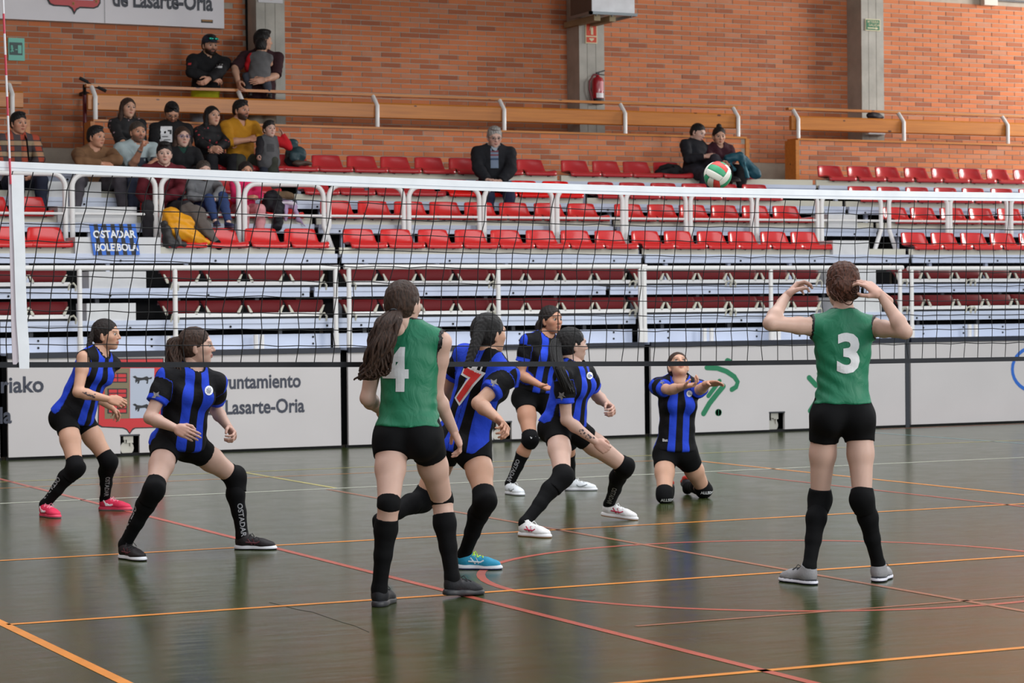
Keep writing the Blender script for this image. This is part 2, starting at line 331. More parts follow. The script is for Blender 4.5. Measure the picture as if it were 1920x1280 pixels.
# ---- fascia: white boards standing on the floor, dark rubber strip on top
def fascia(i):
    xa, xb = FX[i]+.045, FX[i+1]-.045; root = LOW[i]; ox = FX[i]; o = lambda x, y, z: (x-ox, y-YS, z); zt = 1.055
    cut = {1: (226, 262), 2: (925, 960), 3: (1443, 1472)}.get(i); y = YS; m = MB()
    if cut:
        ca, cb = W(cut[0], 850, y)[0], W(cut[1], 850, y)[0]; ct = W(240, 815, y)[2] if i == 1 else (W(940, 790, y)[2] if i == 2 else W(1455, 772, y)[2])
        m.box(o(xa, y, .03), o(ca, y+.04, zt)).box(o(cb, y, .03), o(xb, y+.04, zt)).box(o(ca, y, ct), o(cb, y+.04, zt))
    else: m.box(o(xa, y, .03), o(xb, y+.04, zt))
    m.obj('fascia_panel', PANW, root)
    if cut:
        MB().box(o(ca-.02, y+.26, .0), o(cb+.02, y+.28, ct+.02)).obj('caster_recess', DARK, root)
        cx = (ca+cb)/2-.01; c = MB(); c.box(o(cx-.035, y+.06, .14), o(cx-.02, y+.14, ct)).box(o(cx+.03, y+.06, .1), o(cx+.045, y+.14, ct-.03))
        c.box(o(cx-.05, y+.04, .17), o(cx+.03, y+.1, .24)).box(o(cx-.01, y+.05, ct-.09), o(cx+.06, y+.1, ct)); c.lathe([(.075, -.02), (.08, 0), (.075, .02)], o(cx, y+.1, .08), 14, 'y'); c.obj('caster', mat('worn_steel', (190, 186, 176), .45, .5), root)
        MB().box(o(ca-.004, y-.004, ct-.012), o(cb+.004, y+.0, ct+.004)).obj('cutout_edge', DKM, root)
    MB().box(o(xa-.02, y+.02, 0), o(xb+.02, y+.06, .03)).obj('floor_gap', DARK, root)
    MB().box(o(xa, y-.015, zt), o(xb, y+.03, 1.116)).obj('rubber_strip', RUB, root)
    MB().box(o(xa-.1, y+.3, .02), o(xb+.1, y+.32, 1.1)).obj('shade_backing', DARK, root)  # near-black sheet painting the dark under the stand, behind the boards
    MB().box(o(xa, y+.03, 1.085), o(xb, DY[1]+.7, 1.112)).obj('platform', LAV, root)
    b = MB().box(o(xa, DY[1]+.04, 1.112), o(xb, DY[1]+.07, 1.27)); b.obj('front_beam', LAV, root)
    q = xa+.4
    while q < xb:
        for z in (1.16, 1.235): MB().lathe([(.012, 0), (.012, .008)], o(q, DY[1]+.032, z), 8, 'y').obj('bolt', DARK, root)
        q += .62
for i in range(6): fascia(i)
MB().box((-.04, -.0, 0), (.02, .05, 1.12)).obj('seam_post', DKM, LOW[4])
# ---- white steps in the two passages
def steps(i, j, lvls):
    for n, (a, b) in lvls.items():
        root, ox = (LOW[j], FX[j]) if n < 3 else (MOD[i], UX[i])
        y = DY[n]; xa = W(a, 450, y)[0]; xb = W(b, 450, y)[0]
        m = MB().box((xa-ox, y-.02-YS, DZ[n]+.002 if n else 1.113), (xb-ox, y+.4-YS, DZ[n]+.19)); m.obj('step', STEP, root)
steps(1, 1, {3: (140, 300), 4: (108, 256), 5: (70, 190), 2: (165, 272), 1: (160, 252)})
steps(4, 3, {3: (1560, 1628), 4: (1552, 1606), 2: (1548, 1640), 1: (1560, 1650)})
# ---- the fascia's print: letters, arms, sport signs, ring
def onfascia(px, py): return W(px, py, YS)
def ftext(txt, px0, px1, pyc, i, hpx, bold=.024, align='LEFT'):
    a = onfascia(px0, pyc); b = onfascia(px1, pyc); s = (onfascia(px0, pyc)-onfascia(px0, pyc+hpx))[2]*1.38
    V, F = text_mesh(txt, s, bold, 1, 0, 'LEFT'); w = V[:, 0].max()-V[:, 0].min(); k = (b[0]-a[0])/w; zc = (V[:, 1].max()+V[:, 1].min())/2
    P = [((x-V[:, 0].min())*k+a[0]-FX[i], -.003, y-zc*0+a[2]) for x, y in V]
    link('lettering', pmesh('lettering', P, F, NAVY), LOW[i])
ftext('Lasarte-Oriako', -165, 82, 727, 0, 31); ftext('Udala', -60, 22, 782, 0, 31)
ftext('Ayuntamiento', 394, 564, 718, 1, 27, .026); ftext('de Lasarte-Oria', 384, 571, 766, 1, 27, .026)
def poly_on(pts, i, m, name, lift): 
    P = [onfascia(*p) for p in pts]; q = MB()
    n = len(P); V = [(p[0]-FX[i], -lift, p[2]) for p in P]+[(p[0]-FX[i], 0, p[2]) for p in P]
    q.add(V, [tuple(range(n))]+[(k, n+k, n+(k+1) % n, (k+1) % n) for k in range(n)]); return q.obj(name, m, LOW[i])
RED = mat('shield_red', (196, 34, 40), .4); OLV = mat('shield_olive', (122, 110, 82), .5); SKY = mat('shield_silver', (176, 184, 200), .35); BLK = mat('print_black', (22, 24, 30), .5)
poly_on([(186, 672), (307, 671), (307, 799), (300, 802), (254, 803), (249, 806), (243, 814), (237, 806), (230, 803), (190, 801), (183, 797)], 1, BLK, 'shield_outline', .002)
poly_on([(188, 674), (305, 673), (305, 797), (299, 800), (253, 801), (248, 803), (243, 811), (238, 804), (231, 801), (192, 799), (185, 795)], 1, RED, 'shield', .004)
poly_on([(196, 690), (242.5, 690), (242.5, 784), (196, 785)], 1, OLV, 'shield_left_field', .006); poly_on([(243.5, 690), (289, 690), (289, 783), (243.5, 784)], 1, SKY, 'shield_right_field', .006)
for yy in (708, 737, 766):
    poly_on([(201, yy-9), (238, yy-9), (238, yy+9), (201, yy+9)], 1, BLK, 'shield_window_edge', .0075)
    for a, b in ((204, 219), (221, 236)):
        for c, d in ((yy-7, yy-1), (yy+1, yy+7)): poly_on([(a, c), (b, c), (b, d), (a, d)], 1, RED, 'shield_window', .009)
for yy in (710, 762):                                                    # two dark running animals
    poly_on([(248, yy-4), (253, yy-6), (257, yy-3), (266, yy-2), (275, yy-5), (279, yy-2), (285, yy-4), (284, yy), (278, yy+1), (277, yy+9), (274, yy+9), (275, yy+4), (271, yy+2), (262, yy+3), (260, yy+9), (257, yy+9), (258, yy+4), (254, yy+8), (253, yy+3), (254, yy)], 1, BLK, 'shield_animal', .0075)
GRN = mat('sport_green', (24, 116, 78), .45); BLU = mat('ring_blue', (38, 100, 190), .45)
def stroke(pts, wpx, i, m, name):
    P = [onfascia(*p) for p in pts]; w = wpx/FPX*27/2
    V = []; F = []; q = MB(); n = len(P)
    for k in range(n):
        t = P[min(k+1, n-1)]-P[max(k-1, 0)]; t /= np.linalg.norm(t)+1e-9; nn = V3(-t[2], 0, t[0])*w
        q.V += [(P[k][0]-nn[0]-FX[i], -.003, P[k][2]-nn[2]), (P[k][0]+nn[0]-FX[i], -.003, P[k][2]+nn[2])]
    q.F = [(2*k, 2*k+2, 2*k+3, 2*k+1) for k in range(n-1)]; q.I = [0]*len(q.F)
    for e in (0, n-1): q.prism([(w*math.cos(t*.524), w*math.sin(t*.524)) for t in range(12)], (P[e][0]-FX[i], -.0028, P[e][2]), (1, 0, 0), (0, 0, 1), (0, 1, 0), .003)
    q.obj(name, m, LOW[i])
stroke([(1325, 689), (1345, 690), (1362, 696), (1377, 706), (1383, 716), (1380, 725), (1372, 730)], 10, 3, GRN, 'sport_sign')
stroke([(1319, 775), (1330, 756), (1345, 737), (1356, 724)], 11, 3, GRN, 'sport_sign'); stroke([(1328, 742), (1340, 726), (1349, 714)], 9, 3, GRN, 'sport_sign')
stroke([(1346.5, 773), (1347.5, 773)], 14, 3, GRN, 'sport_sign'); stroke([(1364, 677), (1368, 679)], 13, 3, GRN, 'sport_sign')
stroke([(1517, 708), (1530, 722)], 11, 3, GRN, 'sport_sign'); stroke([(1519, 770), (1535, 745)], 11, 3, GRN, 'sport_sign'); stroke([(1535, 700), (1560, 712), (1565, 730)], 9, 3, GRN, 'sport_sign')
stroke([(820, 690), (833, 695)], 14, 2, GRN, 'sport_sign')
stroke([(1939+41*math.cos(t*.209), 692+41*math.sin(t*.209)) for t in range(31)], 7.5, 4, BLU, 'ring')

# ================================================================ seats
SEATM = mat('red_plastic', (204, 44, 44), .22, var=.05, vs_=3); SEATR = mat('faded_red_plastic', (178, 46, 50), .22, var=.05, vs_=3); SEATN = mat('bright_red_plastic', (222, 22, 20), .14); SEATD = mat('shaded_red_plastic', (92, 15, 20), .6, spec=.2)  # SEATD: the red plastic with the shade on the folded rows mixed in
def shell(prof, hw, m, name, bow=.02):
    """bucket seat: profile (y,z) swept across, rounded corners, edges raised, thickened"""
    U = np.linspace(-1, 1, 11); V = []; n = len(prof)
    for (y, z), w, (bz, by) in zip(prof, hw, [(bow, 0)]*n if not isinstance(bow, list) else bow):
        for u in U: V.append((w*u, y-by*abs(u)**2.5, z+bz*abs(u)**2.5))
    F = [(i*11+j, i*11+j+1, (i+1)*11+j+1, (i+1)*11+j) for i in range(n-1) for j in range(10)]
    me = pmesh(name, V, F, m); bm = bmesh.new(); bm.from_mesh(me); bmesh.ops.recalc_face_normals(bm, faces=bm.faces)
    bmesh.ops.solidify(bm, geom=bm.faces[:], thickness=.012); bmesh.ops.recalc_face_normals(bm, faces=bm.faces)
    for f in bm.faces: f.smooth = True
    bm.to_mesh(me); bm.free(); return me
PR = [(-.01, -.042), (-.012, -.016), (0, .0), (.03, .006), (.1, .0), (.2, -.010), (.29, -.005), (.345, .020), (.37, .058), (.39, .105), (.405, .150), (.412, .184), (.418, .200)]
HW = [.225, .232, .236, .238, .236, .23, .225, .222, .216, .208, .199, .192, .178]
BW = [(0, 0)]*2+[(.012, 0), (.02, 0), (.03, .0), (.035, .0), (.03, .02), (.015, .045), (.0, .06), (-.0, .06), (-.0, .055), (-.001, .045), (-.010, .035)]
FPR = [(.02, .012), (-.005, .015), (-.02, .035), (-.012, .075), (.01, .12), (.03, .15), (.05, .156), (.10, .15), (.2, .14)]
FHW = [.17, .18, .195, .21, .225, .232, .232, .225, .2]; FBW = [(-.0, 0)]*3+[(.0, -.01), (.0, -.02), (.0, -.03), (0, -.03), (-.01, 0), (-.02, 0)]
SHELLS = {k: shell(PR, HW, m, 'shell', BW) for k, m in (('red', SEATM), ('faded red', SEATR), ('bright red', SEATN))}
SHELLS['dark'] = shell(FPR, FHW, SEATD, 'folded_shell', FBW)
BRK = []; ARM = []
for s in (-1, 1):
    _b = MB(); _b.tube([(s*.12, .02, -.02), (s*.135, .06, -.075), (s*.12, .2, -.108)], .011, 6); _b.box((s*.14-.02, .03, -.05), (s*.14+.02, .30, -.012))
    BRK.append(_b.mesh('bracket', [DKM]))
for s in (-1, 1):
    _b = MB(); _b.prism([(-.0, 0), (.0, .03), (.045, .10), (.06, .10), (.03, .02), (.02, 0)], (s*.155, -.045, .0), (s*1, 0, 0), (0, 0, 1), (0, 1, 0), .02)
    ARM.append(_b.mesh('arm', [CREAM]))
_b = MB().tube([(-.02, 0, -.09), (-.01, -.02, -.03), (.03, -.03, -.015), (.06, -.02, -.05), (.06, 0, -.1)], .012, 6); HOOK = _b.mesh('hook', [CREAM])
ROWN = {1: 'lowest', 2: 'second lowest', 3: 'third', 4: 'fourth', 5: 'fifth', 6: 'topmost'}
def seat(n, x, kind, label):
    z = DZ[n]+(.115 if n > 2 else .055); r = empty('stadium_seat', (x, DY[n]+.015, z), label, 'seat', ('seats in row %d from the floor' % n) if 0 else ('folded dark red seats' if kind == 'dark' else 'red stadium seats'))
    link('folded_shell' if kind == 'dark' else 'shell', SHELLS[kind], r); 
    for q in (ARM if kind == 'dark' else BRK): link('arm' if kind == 'dark' else 'bracket', q, r)
    return r
def row(n, block, lefts, kind='red', skip=()):
    """lefts: photo x of each seat back's left edge"""
    for i, (px, kd) in enumerate((p if isinstance(p, tuple) else (p, kind)) for p in lefts):
        py = {3: 440, 4: 392, 5: 350, 6: 300, 1: 572, 2: 517}[n]
        x = W(px, py, DY[n]+(.42 if n > 2 else .0))[0]+(.19 if n > 2 else .215)
        if kd == 'dark': lb = 'folded dark red seat, %s from left in the %s row, %s' % (ORD[i], ROWN[n], block)
        else: lb = '%s plastic seat, %s from left in the %s row, %s' % (kd, ORD[i], ROWN[n], block)
        seat(n, x, kd, lb)
BA, BB_, BC_, BD = 'leftmost block', 'crowd block', 'middle block', 'rightmost block'
f_ = lambda a, b, n: list(np.linspace(a, b, n))
row(3, BA, [-22, 50]); row(3, BB_, [302, 380, 457, 531]); row(3, BC_, [640.3, 710.8, 781.3, 850, 917, 983, 1048.3, 1111.9, 1180.6, 1241.6, 1303.3, 1361.7, 1421.9, 1478.6]); row(3, BD, [1685.6, 1741, 1796.6, 1851.6, 1906])
row(4, BA, [-55, 17]); row(4, BB_, [262, 340, 413, 486]); row(4, BC_, [598.5, 668.7, 736.6, 802.7, 868, 933.4, 998.4, 1061, 1148.8, 1210.7, 1269.8, 1329, 1387.5, 1445]); row(4, BD, [1650, 1702.5, 1757.8, 1812, 1865.6, 1917])
row(5, BB_, [232, 304, 375, 446], 'faded red'); row(5, BC_, [555.3, 622, 689.3, 755, (823, 'bright red'), (889, 'bright red'), (953, 'bright red'), (1014, 'bright red'), 1099, 1158.3, 1216.7, 1275, 1332, 1388], 'faded red'); row(5, BD, [1586, 1640.6, 1694, 1747.5, 1799.6, 1853.4, 1906], 'faded red')
row(6, BB_, [196, 264, 330, 395, 457], 'faded red'); row(6, BC_, [518, 582.5, 648, 710.8, 775, 838.8, 902, 965, 1049, 1107.6, 1165, 1222, 1280, 1336], 'faded red'); row(6, BD, [1529.3, 1584.4, 1637, 1691, 1742, 1792.5, 1844.6, 1895.6], 'faded red')
row(2, BA, [-22, 52], 'dark'); row(1, BA, [-22, 52], 'dark')
row(2, BB_, [305, 385, 464, 541], 'dark'); row(1, BB_, [303, 383, 462, 539], 'dark')
row(2, BC_, [642, 716, 786, 856, 921, 986, 1051, 1115, 1186, 1247, 1306, 1365, 1424, 1483], 'dark'); row(1, BC_, [642, 716, 786, 856, 921, 986, 1051, 1115, 1186, 1247, 1306, 1365, 1424, 1483], 'dark')
row(2, BD, [1677, 1735, 1790, 1845, 1900], 'dark'); row(1, BD, [1680, 1737, 1792, 1847, 1902], 'dark')
def seat_rail(i, n, pa, pb):
    y = DY[n]; xa = W(pa, 530 if n == 2 else 585, y)[0]; xb = W(pb, 530 if n == 2 else 585, y)[0]; ox = FX[i]
    MB().box((xa-ox, y-.03-YS, DZ[n]+.03), (xb-ox, y-.0-YS, DZ[n]+.072)).obj('seat_rail', WHITE, LOW[i])
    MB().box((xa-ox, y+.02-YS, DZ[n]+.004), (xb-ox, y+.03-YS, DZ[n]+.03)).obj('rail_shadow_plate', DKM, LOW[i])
    for x in (xa, xb): link('hook', HOOK, LOW[i], (x-ox, y-.03-YS, DZ[n]+.075))
for n in (1, 2):
    for i, a, b in ((0, -60, 130), (1, 322, 600), (2, 655, 917), (2, 924, 1180), (3, 1190, 1360), (3, 1368, 1530), (4, 1690, 1810), (4, 1818, 1940)): seat_rail(i, n, a, b)

# ================================================================ white tube guard rails
RG = 'white tube guard rails'
def low_rail(pa, pb, posts, label, pyt):
    y = YS+.06; a = W(pa, pyt, y); b = W(pb, pyt+4, y); r = empty('guard_rail', (a[0], y, 1.116), label, 'guard rail', RG); zt = (a[2]+b[2])/2
    MB().tube([(0, 0, zt-1.116), (b[0]-a[0], 0, zt-1.116)], .028, 10).obj('top_tube', WHITE, r, True)
    for p in posts:
        x = W(p, 600, y)[0]-a[0]; MB().tube([(x, 0, -.0), (x, 0, zt-1.116)], .026, 10).tube([(x, 0, -.0), (x, 0, .16)], .033, 10).obj('post', WHITE, r, True)
low_rail(-90, 636, [-40, 150, 329, 630], 'long white front rail standing on the fascia at the left', 500)
low_rail(645, 1212, [655, 935, 1201], 'white front rail between the two dark fascia seams', 498)
low_rail(1200, 1693, [1209, 1446, 1688], 'white front rail behind the raised arms of the player numbered 3', 500)
low_rail(1702, 2050, [1710, 2030], 'white front rail at the right edge, above the blue ring', 501)
for i, pxs in ((1, (188, 316)), (1, (480, 491)), (3, (1321, 1334)), (3, (1452, 1460)), (4, (1818, 1830))):
    for p in pxs:
        x = W(p, 640, YS+.1)[0]; MB().tube([(x-FX[i], .1, 1.112), (x-FX[i], .1, 1.27)], .028, 8).obj('rail_socket', WHITE, LOW[i], True)
def loop(pa, pb, label, bend=(0, 0)):
    y = 26.57; zt = W(200, 327, y)[2]-(.0 if pa < 455 else .085); zm = W(200, 401, y)[2]; z0 = DZ[3]; xa = W(pa, 420, y)[0]; xb = W(pb, 420, y)[0]; r = empty('guard_rail', (xa, y, z0), label, 'guard rail', RG)
    w = xb-xa; R_ = .15; P = []
    P += [(-bend[0], 0, 0), (-bend[0], 0, .1), (0, 0, .36)] if bend[0] else [(0, 0, 0)]
    for t in range(7): a = math.pi*(1-t/12); P.append((R_+R_*math.cos(a), 0, zt-z0-R_+R_*math.sin(a)))
    for t in range(7): a = math.pi/2*(1-t/6); P.append((w-R_+R_*math.cos(a), 0, zt-z0-R_+R_*math.sin(a)))
    P += [(w, 0, .36), (w+bend[1], 0, .1), (w+bend[1], 0, 0)] if bend[1] else [(w, 0, 0)]
    MB().tube(P, .03, 10).obj('bent_tube', WHITE, r, True); MB().tube([(0, 0, zm-z0), (w, 0, zm-z0)], .016, 8).obj('mid_tube', WHITE, r, True)
loop(-40, 123, 'white guard loop at the left edge, in front of the man in plaid'); loop(136, 292, 'white guard loop above the striped banner'); loop(303, 448, 'white guard loop in front of the grey hooded boy')
loop(459, 607, 'white guard loop in front of the pink girl and the coats', (0, .1)); loop(617, 757, 'white guard loop just right of the coats, with bent left foot', (.1, 0)); loop(767, 899, 'white guard loop left of the grey haired man')
loop(908, 1036, 'white guard loop in front of the grey haired man'); loop(1045, 1167, 'white guard loop right of the grey haired man'); loop(1174, 1286, 'white guard loop with posts set close, under the black bag')
loop(1295, 1410, 'white guard loop below the flying ball'); loop(1419, 1533, 'white guard loop ending at the white steps'); loop(1541, 1652, 'white guard loop across the right hand steps', (0, -.1))
loop(1667, 1776, 'white guard loop just past the right hand steps', (-.1, 0)); loop(1782, 1888, 'second white guard loop past the right hand steps'); loop(1896, 2000, 'white guard loop cut by the right edge')
# ================================================================ people: implicit bodies turned into smooth meshes
UPV = V3(0, 0, 1)
def nrm(v): v = np.asarray(v, float); return v/(np.linalg.norm(v)+1e-9)
CAMR = nrm(RT*[1, 1, 0]); CAMT = -nrm(FW*[1, 1, 0])
def yaw(a, pitch=0.):
    """direction by angle: 0 towards the camera, 90 to the right of the picture, 180 away"""
    a = math.radians(a); p = math.radians(pitch); return (math.cos(a)*CAMT+math.sin(a)*CAMR)*math.cos(p)+UPV*math.sin(p)
def frame(fwd, up):
    """columns: right, forward, up"""
    f = nrm(fwd); u = np.asarray(up, float); u = nrm(u-f*(u@f)); return np.stack([np.cross(f, u), f, u], 1)
# --- primitives: distance of points given by broadcastable x,y,z
def cone(a, b, ra, rb, k=.03, cl=None): return ('c', np.asarray(a, float), np.asarray(b, float), ra, rb, k, cl)
def ell(c, r, R=None, k=.03, cl=None): return ('e', np.asarray(c, float), np.asarray(r, float), np.eye(3) if R is None else R, None, k, cl)
def sph(c, r, k=.03): return ell(c, (r, r, r), None, k)
def dist(p, x, y, z):
    if p[0] == 'c':
        a, b, ra, rb = p[1:5]; d = b-a; L = d@d+1e-12
        t = np.clip(((x-a[0])*d[0]+(y-a[1])*d[1]+(z-a[2])*d[2])/L, 0, 1)
        q = np.sqrt((x-a[0]-t*d[0])**2+(y-a[1]-t*d[1])**2+(z-a[2]-t*d[2])**2)-(ra+(rb-ra)*t)
    else:
        c, r, R = p[1:4]; dx, dy, dz = x-c[0], y-c[1], z-c[2]
        l = [dx*R[0, i]+dy*R[1, i]+dz*R[2, i] for i in range(3)]
        k0 = np.sqrt((l[0]/r[0])**2+(l[1]/r[1])**2+(l[2]/r[2])**2)+1e-9; k1 = np.sqrt((l[0]/r[0]**2)**2+(l[1]/r[1]**2)**2+(l[2]/r[2]**2)**2)+1e-9
        q = k0*(k0-1)/k1
    if p[6]:
        for o, n in p[6]: q = np.maximum(q, (x-o[0])*n[0]+(y-o[1])*n[1]+(z-o[2])*n[2])
    return q
def pb(p):
    if p[0] == 'c': m = max(p[3], p[4]); return np.minimum(p[1], p[2])-m, np.maximum(p[1], p[2])+m
    e = np.sqrt(((p[3]*p[2])**2).sum(1)); return p[1]-e, p[1]+e
def smin(a, b, k):
    if k <= 0: return np.minimum(a, b)
    h = np.maximum(k-np.abs(a-b), 0)/k; return np.minimum(a, b)-h*h*k*.25
def evalp(prims, P):
    F = np.full(len(P), .5)
    for p in prims: F = smin(F, dist(p, P[:, 0], P[:, 1], P[:, 2]), p[5])
    return F
_E = [((0, 0, 0), a) for a in ((1, 0, 0), (0, 1, 0), (0, 0, 1))]+[((1, 0, 0), (1, 1, 0)), ((1, 0, 0), (1, 0, 1)), ((0, 1, 0), (1, 1, 0)), ((0, 1, 0), (0, 1, 1)), ((0, 0, 1), (1, 0, 1)), ((0, 0, 1), (0, 1, 1)), ((1, 1, 0), (1, 1, 1)), ((1, 0, 1), (1, 1, 1)), ((0, 1, 1), (1, 1, 1))]
def snet(F, org, h):
    s = F < 0; sh = tuple(n-1 for n in F.shape); c = np.zeros(sh, np.int8)
    for i in (0, 1):
        for j in (0, 1):
            for k in (0, 1): c += s[i:i+sh[0], j:j+sh[1], k:k+sh[2]]
    m = (c > 0) & (c < 8); I = np.argwhere(m); ids = np.full(sh, -1, np.int64); ids[m] = np.arange(len(I))
    P = np.zeros((len(I), 3)); Wt = np.zeros(len(I))
    for a, b in _E:
        fa = F[I[:, 0]+a[0], I[:, 1]+a[1], I[:, 2]+a[2]]; fb = F[I[:, 0]+b[0], I[:, 1]+b[1], I[:, 2]+b[2]]
        x = (fa < 0) != (fb < 0); t = np.where(x, fa/(fa-fb+1e-12), 0)
        for q in range(3): P[:, q] += np.where(x, a[q]+(b[q]-a[q])*t, 0)
        Wt += x
    V = np.asarray(org)+h*(I+P/Wt[:, None]); Q = []
    for ax in range(3):
        sl0 = [slice(1, -1)]*3; sl1 = [slice(1, -1)]*3; sl0[ax] = slice(0, -1); sl1[ax] = slice(1, None)
        a, b = s[tuple(sl0)], s[tuple(sl1)]; E = np.argwhere(a != b)
        if not len(E): continue
        g = E.copy(); u, v = [q for q in range(3) if q != ax]; g[:, u] += 1; g[:, v] += 1
        def cid(du, dv):
            w = g.copy(); w[:, u] += du; w[:, v] += dv; return ids[w[:, 0], w[:, 1], w[:, 2]]
        q = np.stack([cid(-1, -1), cid(0, -1), cid(0, 0), cid(-1, 0)], 1); ins = a[E[:, 0], E[:, 1], E[:, 2]]
        if ax == 1: ins = ~ins
        q[~ins] = q[~ins][:, ::-1]; Q.append(q)
    return V, np.concatenate(Q) if Q else np.zeros((0, 4), int)
def surf(prims, h, subs=(), planes=(), wob=0., lo=None, hi=None, fine=0, fold=None):
    """smooth union of prims, minus subs, cut by planes -> verts, quads"""
    B = [pb(p) for p in prims]; L = np.min([b[0] for b in B], 0)-3*h if lo is None else np.asarray(lo); H = np.max([b[1] for b in B], 0)+3*h if hi is None else np.asarray(hi)
    n = np.ceil((H-L)/h).astype(int)+1; F = np.full(n, .3, np.float32); ax = [(L[i]+h*np.arange(n[i])).astype(np.float32) for i in range(3)]
    def part(b, m):
        s = [slice(max(0, int((b[0][i]-m-L[i])/h)), max(0, min(n[i], int((b[1][i]+m-L[i])/h)+2))) for i in range(3)]
        return tuple(s), ax[0][s[0]][:, None, None], ax[1][s[1]][None, :, None], ax[2][s[2]][None, None, :]
    for p, b in zip(prims, B):
        s, x, y, z = part(b, p[5]+2.5*h); F[s] = smin(F[s], dist(p, x, y, z).astype(np.float32), p[5])
    x, y, z = ax[0][:, None, None], ax[1][None, :, None], ax[2][None, None, :]
    if fold:
        d, am, zc, zr = fold; F = F+(am*np.sin(x*d[0]+y*d[1]+z*d[2]+1.3*np.sin(11*x+9*z+5*y))*np.exp(-((z-zc)/zr)**2)*(.55+.45*np.sin(13*x-8*z+2))).astype(np.float32)
    if wob and not fine: F = F+np.float32(wob)*(np.sin(x*38+z*17)*np.sin(y*41-z*23)+np.sin(z*60+x*21+y*33)*.6).astype(np.float32)
    for p in subs:
        s, xx, yy, zz = part(pb(p), 3*h); d = -dist(p, xx, yy, zz).astype(np.float32); F[s] = -smin(-F[s], -d, p[5]*.3)
    for o, nn in planes: F = np.maximum(F, ((x-o[0])*nn[0]+(y-o[1])*nn[1]+(z-o[2])*nn[2]).astype(np.float32))
    if wob and fine: F = F+np.float32(wob)*(np.sin(x*150+z*40)*np.sin(y*140-z*60)+np.sin(z*210+x*90)*np.sin(y*190)*.7+np.sin(x*330)*np.sin(y*310+z*120)*.5).astype(np.float32)
    F[0] = F[-1] = .3; F[:, 0] = F[:, -1] = .3; F[:, :, 0] = F[:, :, -1] = .3
    return snet(F, L, h)

# --- materials fed by per-vertex data
def skin_mat(name, rgb):
    g = N('skin_'+name); a = g.n('Attribute', attribute_name='paint'); s = g.n('SeparateXYZ'); g.l(a, s, 1)
    tc = g.n('TexCoord'); n = g.n('TexNoise', i_Scale=14., i_Detail=4.); g.l(tc, n, 3)
    c = g.mix(n, tuple(v*.95 for v in rgb), tuple(min(255, v*1.04) for v in rgb)); c = g.mix((s, 0), c, (rgb[0]*.78, rgb[1]*.50, rgb[2]*.50)); c = g.mix((s, 1), c, (44, 32, 28)); c = g.mix((s, 2), c, (rgb[0]*.96, rgb[1]*.80, rgb[2]*.77)); g.out(c)
    g.b.inputs['Roughness'].default_value = .48; g.b.inputs['Subsurface Weight'].default_value = .06; g.b.inputs['Subsurface Radius'].default_value = (.012, .004, .002); g.b.inputs['Specular IOR Level'].default_value = .35; return g.m
SKIN = {'fair': skin_mat('fair', (200, 164, 148)), 'mid': skin_mat('mid', (198, 154, 130)), 'tan': skin_mat('tan', (188, 138, 112))}
def hair_mat(name, rgb):
    g = N('hair_'+name); tc = g.n('TexCoord'); mp = g.n('Mapping'); mp.inputs['Scale'].default_value = (110, 110, 12); g.l(tc, mp, 3)
    n = g.n('TexNoise', i_Scale=1.3, i_Detail=5., i_Roughness=.7); g.l(mp, n); r = g.n('ValToRGB'); r.color_ramp.elements[0].position = .35; r.color_ramp.elements[1].position = .68; g.l(n, r)
    g.out(g.mix(r, tuple(v*.4 for v in rgb), tuple(min(255, v*1.35) for v in rgb)))
    bp = g.n('Bump'); bp.inputs['Strength'].default_value = .8; bp.inputs['Distance'].default_value = .008; g.l(n, bp, 0, 'Height'); g.out(bp, 'Normal'); g.b.inputs['Roughness'].default_value = .5; g.b.inputs['Specular IOR Level'].default_value = .28; return g.m
HAIR = {'dark': hair_mat('dark', (34, 26, 24)), 'brown': hair_mat('brown', (60, 42, 33)), 'auburn': hair_mat('auburn', (80, 48, 36)), 'black': hair_mat('black', (24, 21, 21)), 'grey': hair_mat('grey', (150, 148, 144)), 'stubble': hair_mat('stubble', (66, 58, 52))}
EYEW = mat('eye_white', (196, 186, 180), .3); EYED = mat('iris_dark', (40, 28, 22), .2)
def cloth(name, rgb, rough=.75, bump=.35, bs=26, var=.1, spec=.3): return mat('cloth_'+name, rgb, rough, var=var, vs_=11, bump=bump, bs=bs, spec=spec)
BLACKC = cloth('black_stretch', (11, 11, 13), .8, .2, 20, .15, .15)
def jersey_mat():
    g = N('jersey_stripes'); a = g.n('Attribute', attribute_name='tx'); s = g.n('SeparateXYZ'); g.l(a, s, 1)
    fr = g.math('FRACT', g.math('ADD', g.math('DIVIDE', (s, 0), .14362), 100.25)); st = g.math('LESS_THAN', fr, .5)
    body = g.mix(st, (36, 68, 200), (10, 9, 13)); sl = g.math('GREATER_THAN', (s, 2), -.5); cuff = g.math('GREATER_THAN', (s, 2), .80); seam = g.math('LESS_THAN', (s, 2), .02)
    slc = g.mix(g.math('MAXIMUM', cuff, seam), (12, 11, 15), (40, 70, 205)); c = g.mix(sl, body, slc); c = g.mix(g.math('GREATER_THAN', (s, 1), .97), c, (12, 11, 15)); g.out(c)
    tc = g.n('TexCoord'); n = g.n('TexNoise', i_Scale=16., i_Detail=3., i_Distortion=.8); g.l(tc, n, 3); bp = g.n('Bump'); bp.inputs['Strength'].default_value = .3; bp.inputs['Distance'].default_value = .02; g.l(n, bp, 0, 'Height'); g.out(bp, 'Normal'); g.b.inputs['Roughness'].default_value = .72; g.b.inputs['Specular IOR Level'].default_value = .2; return g.m
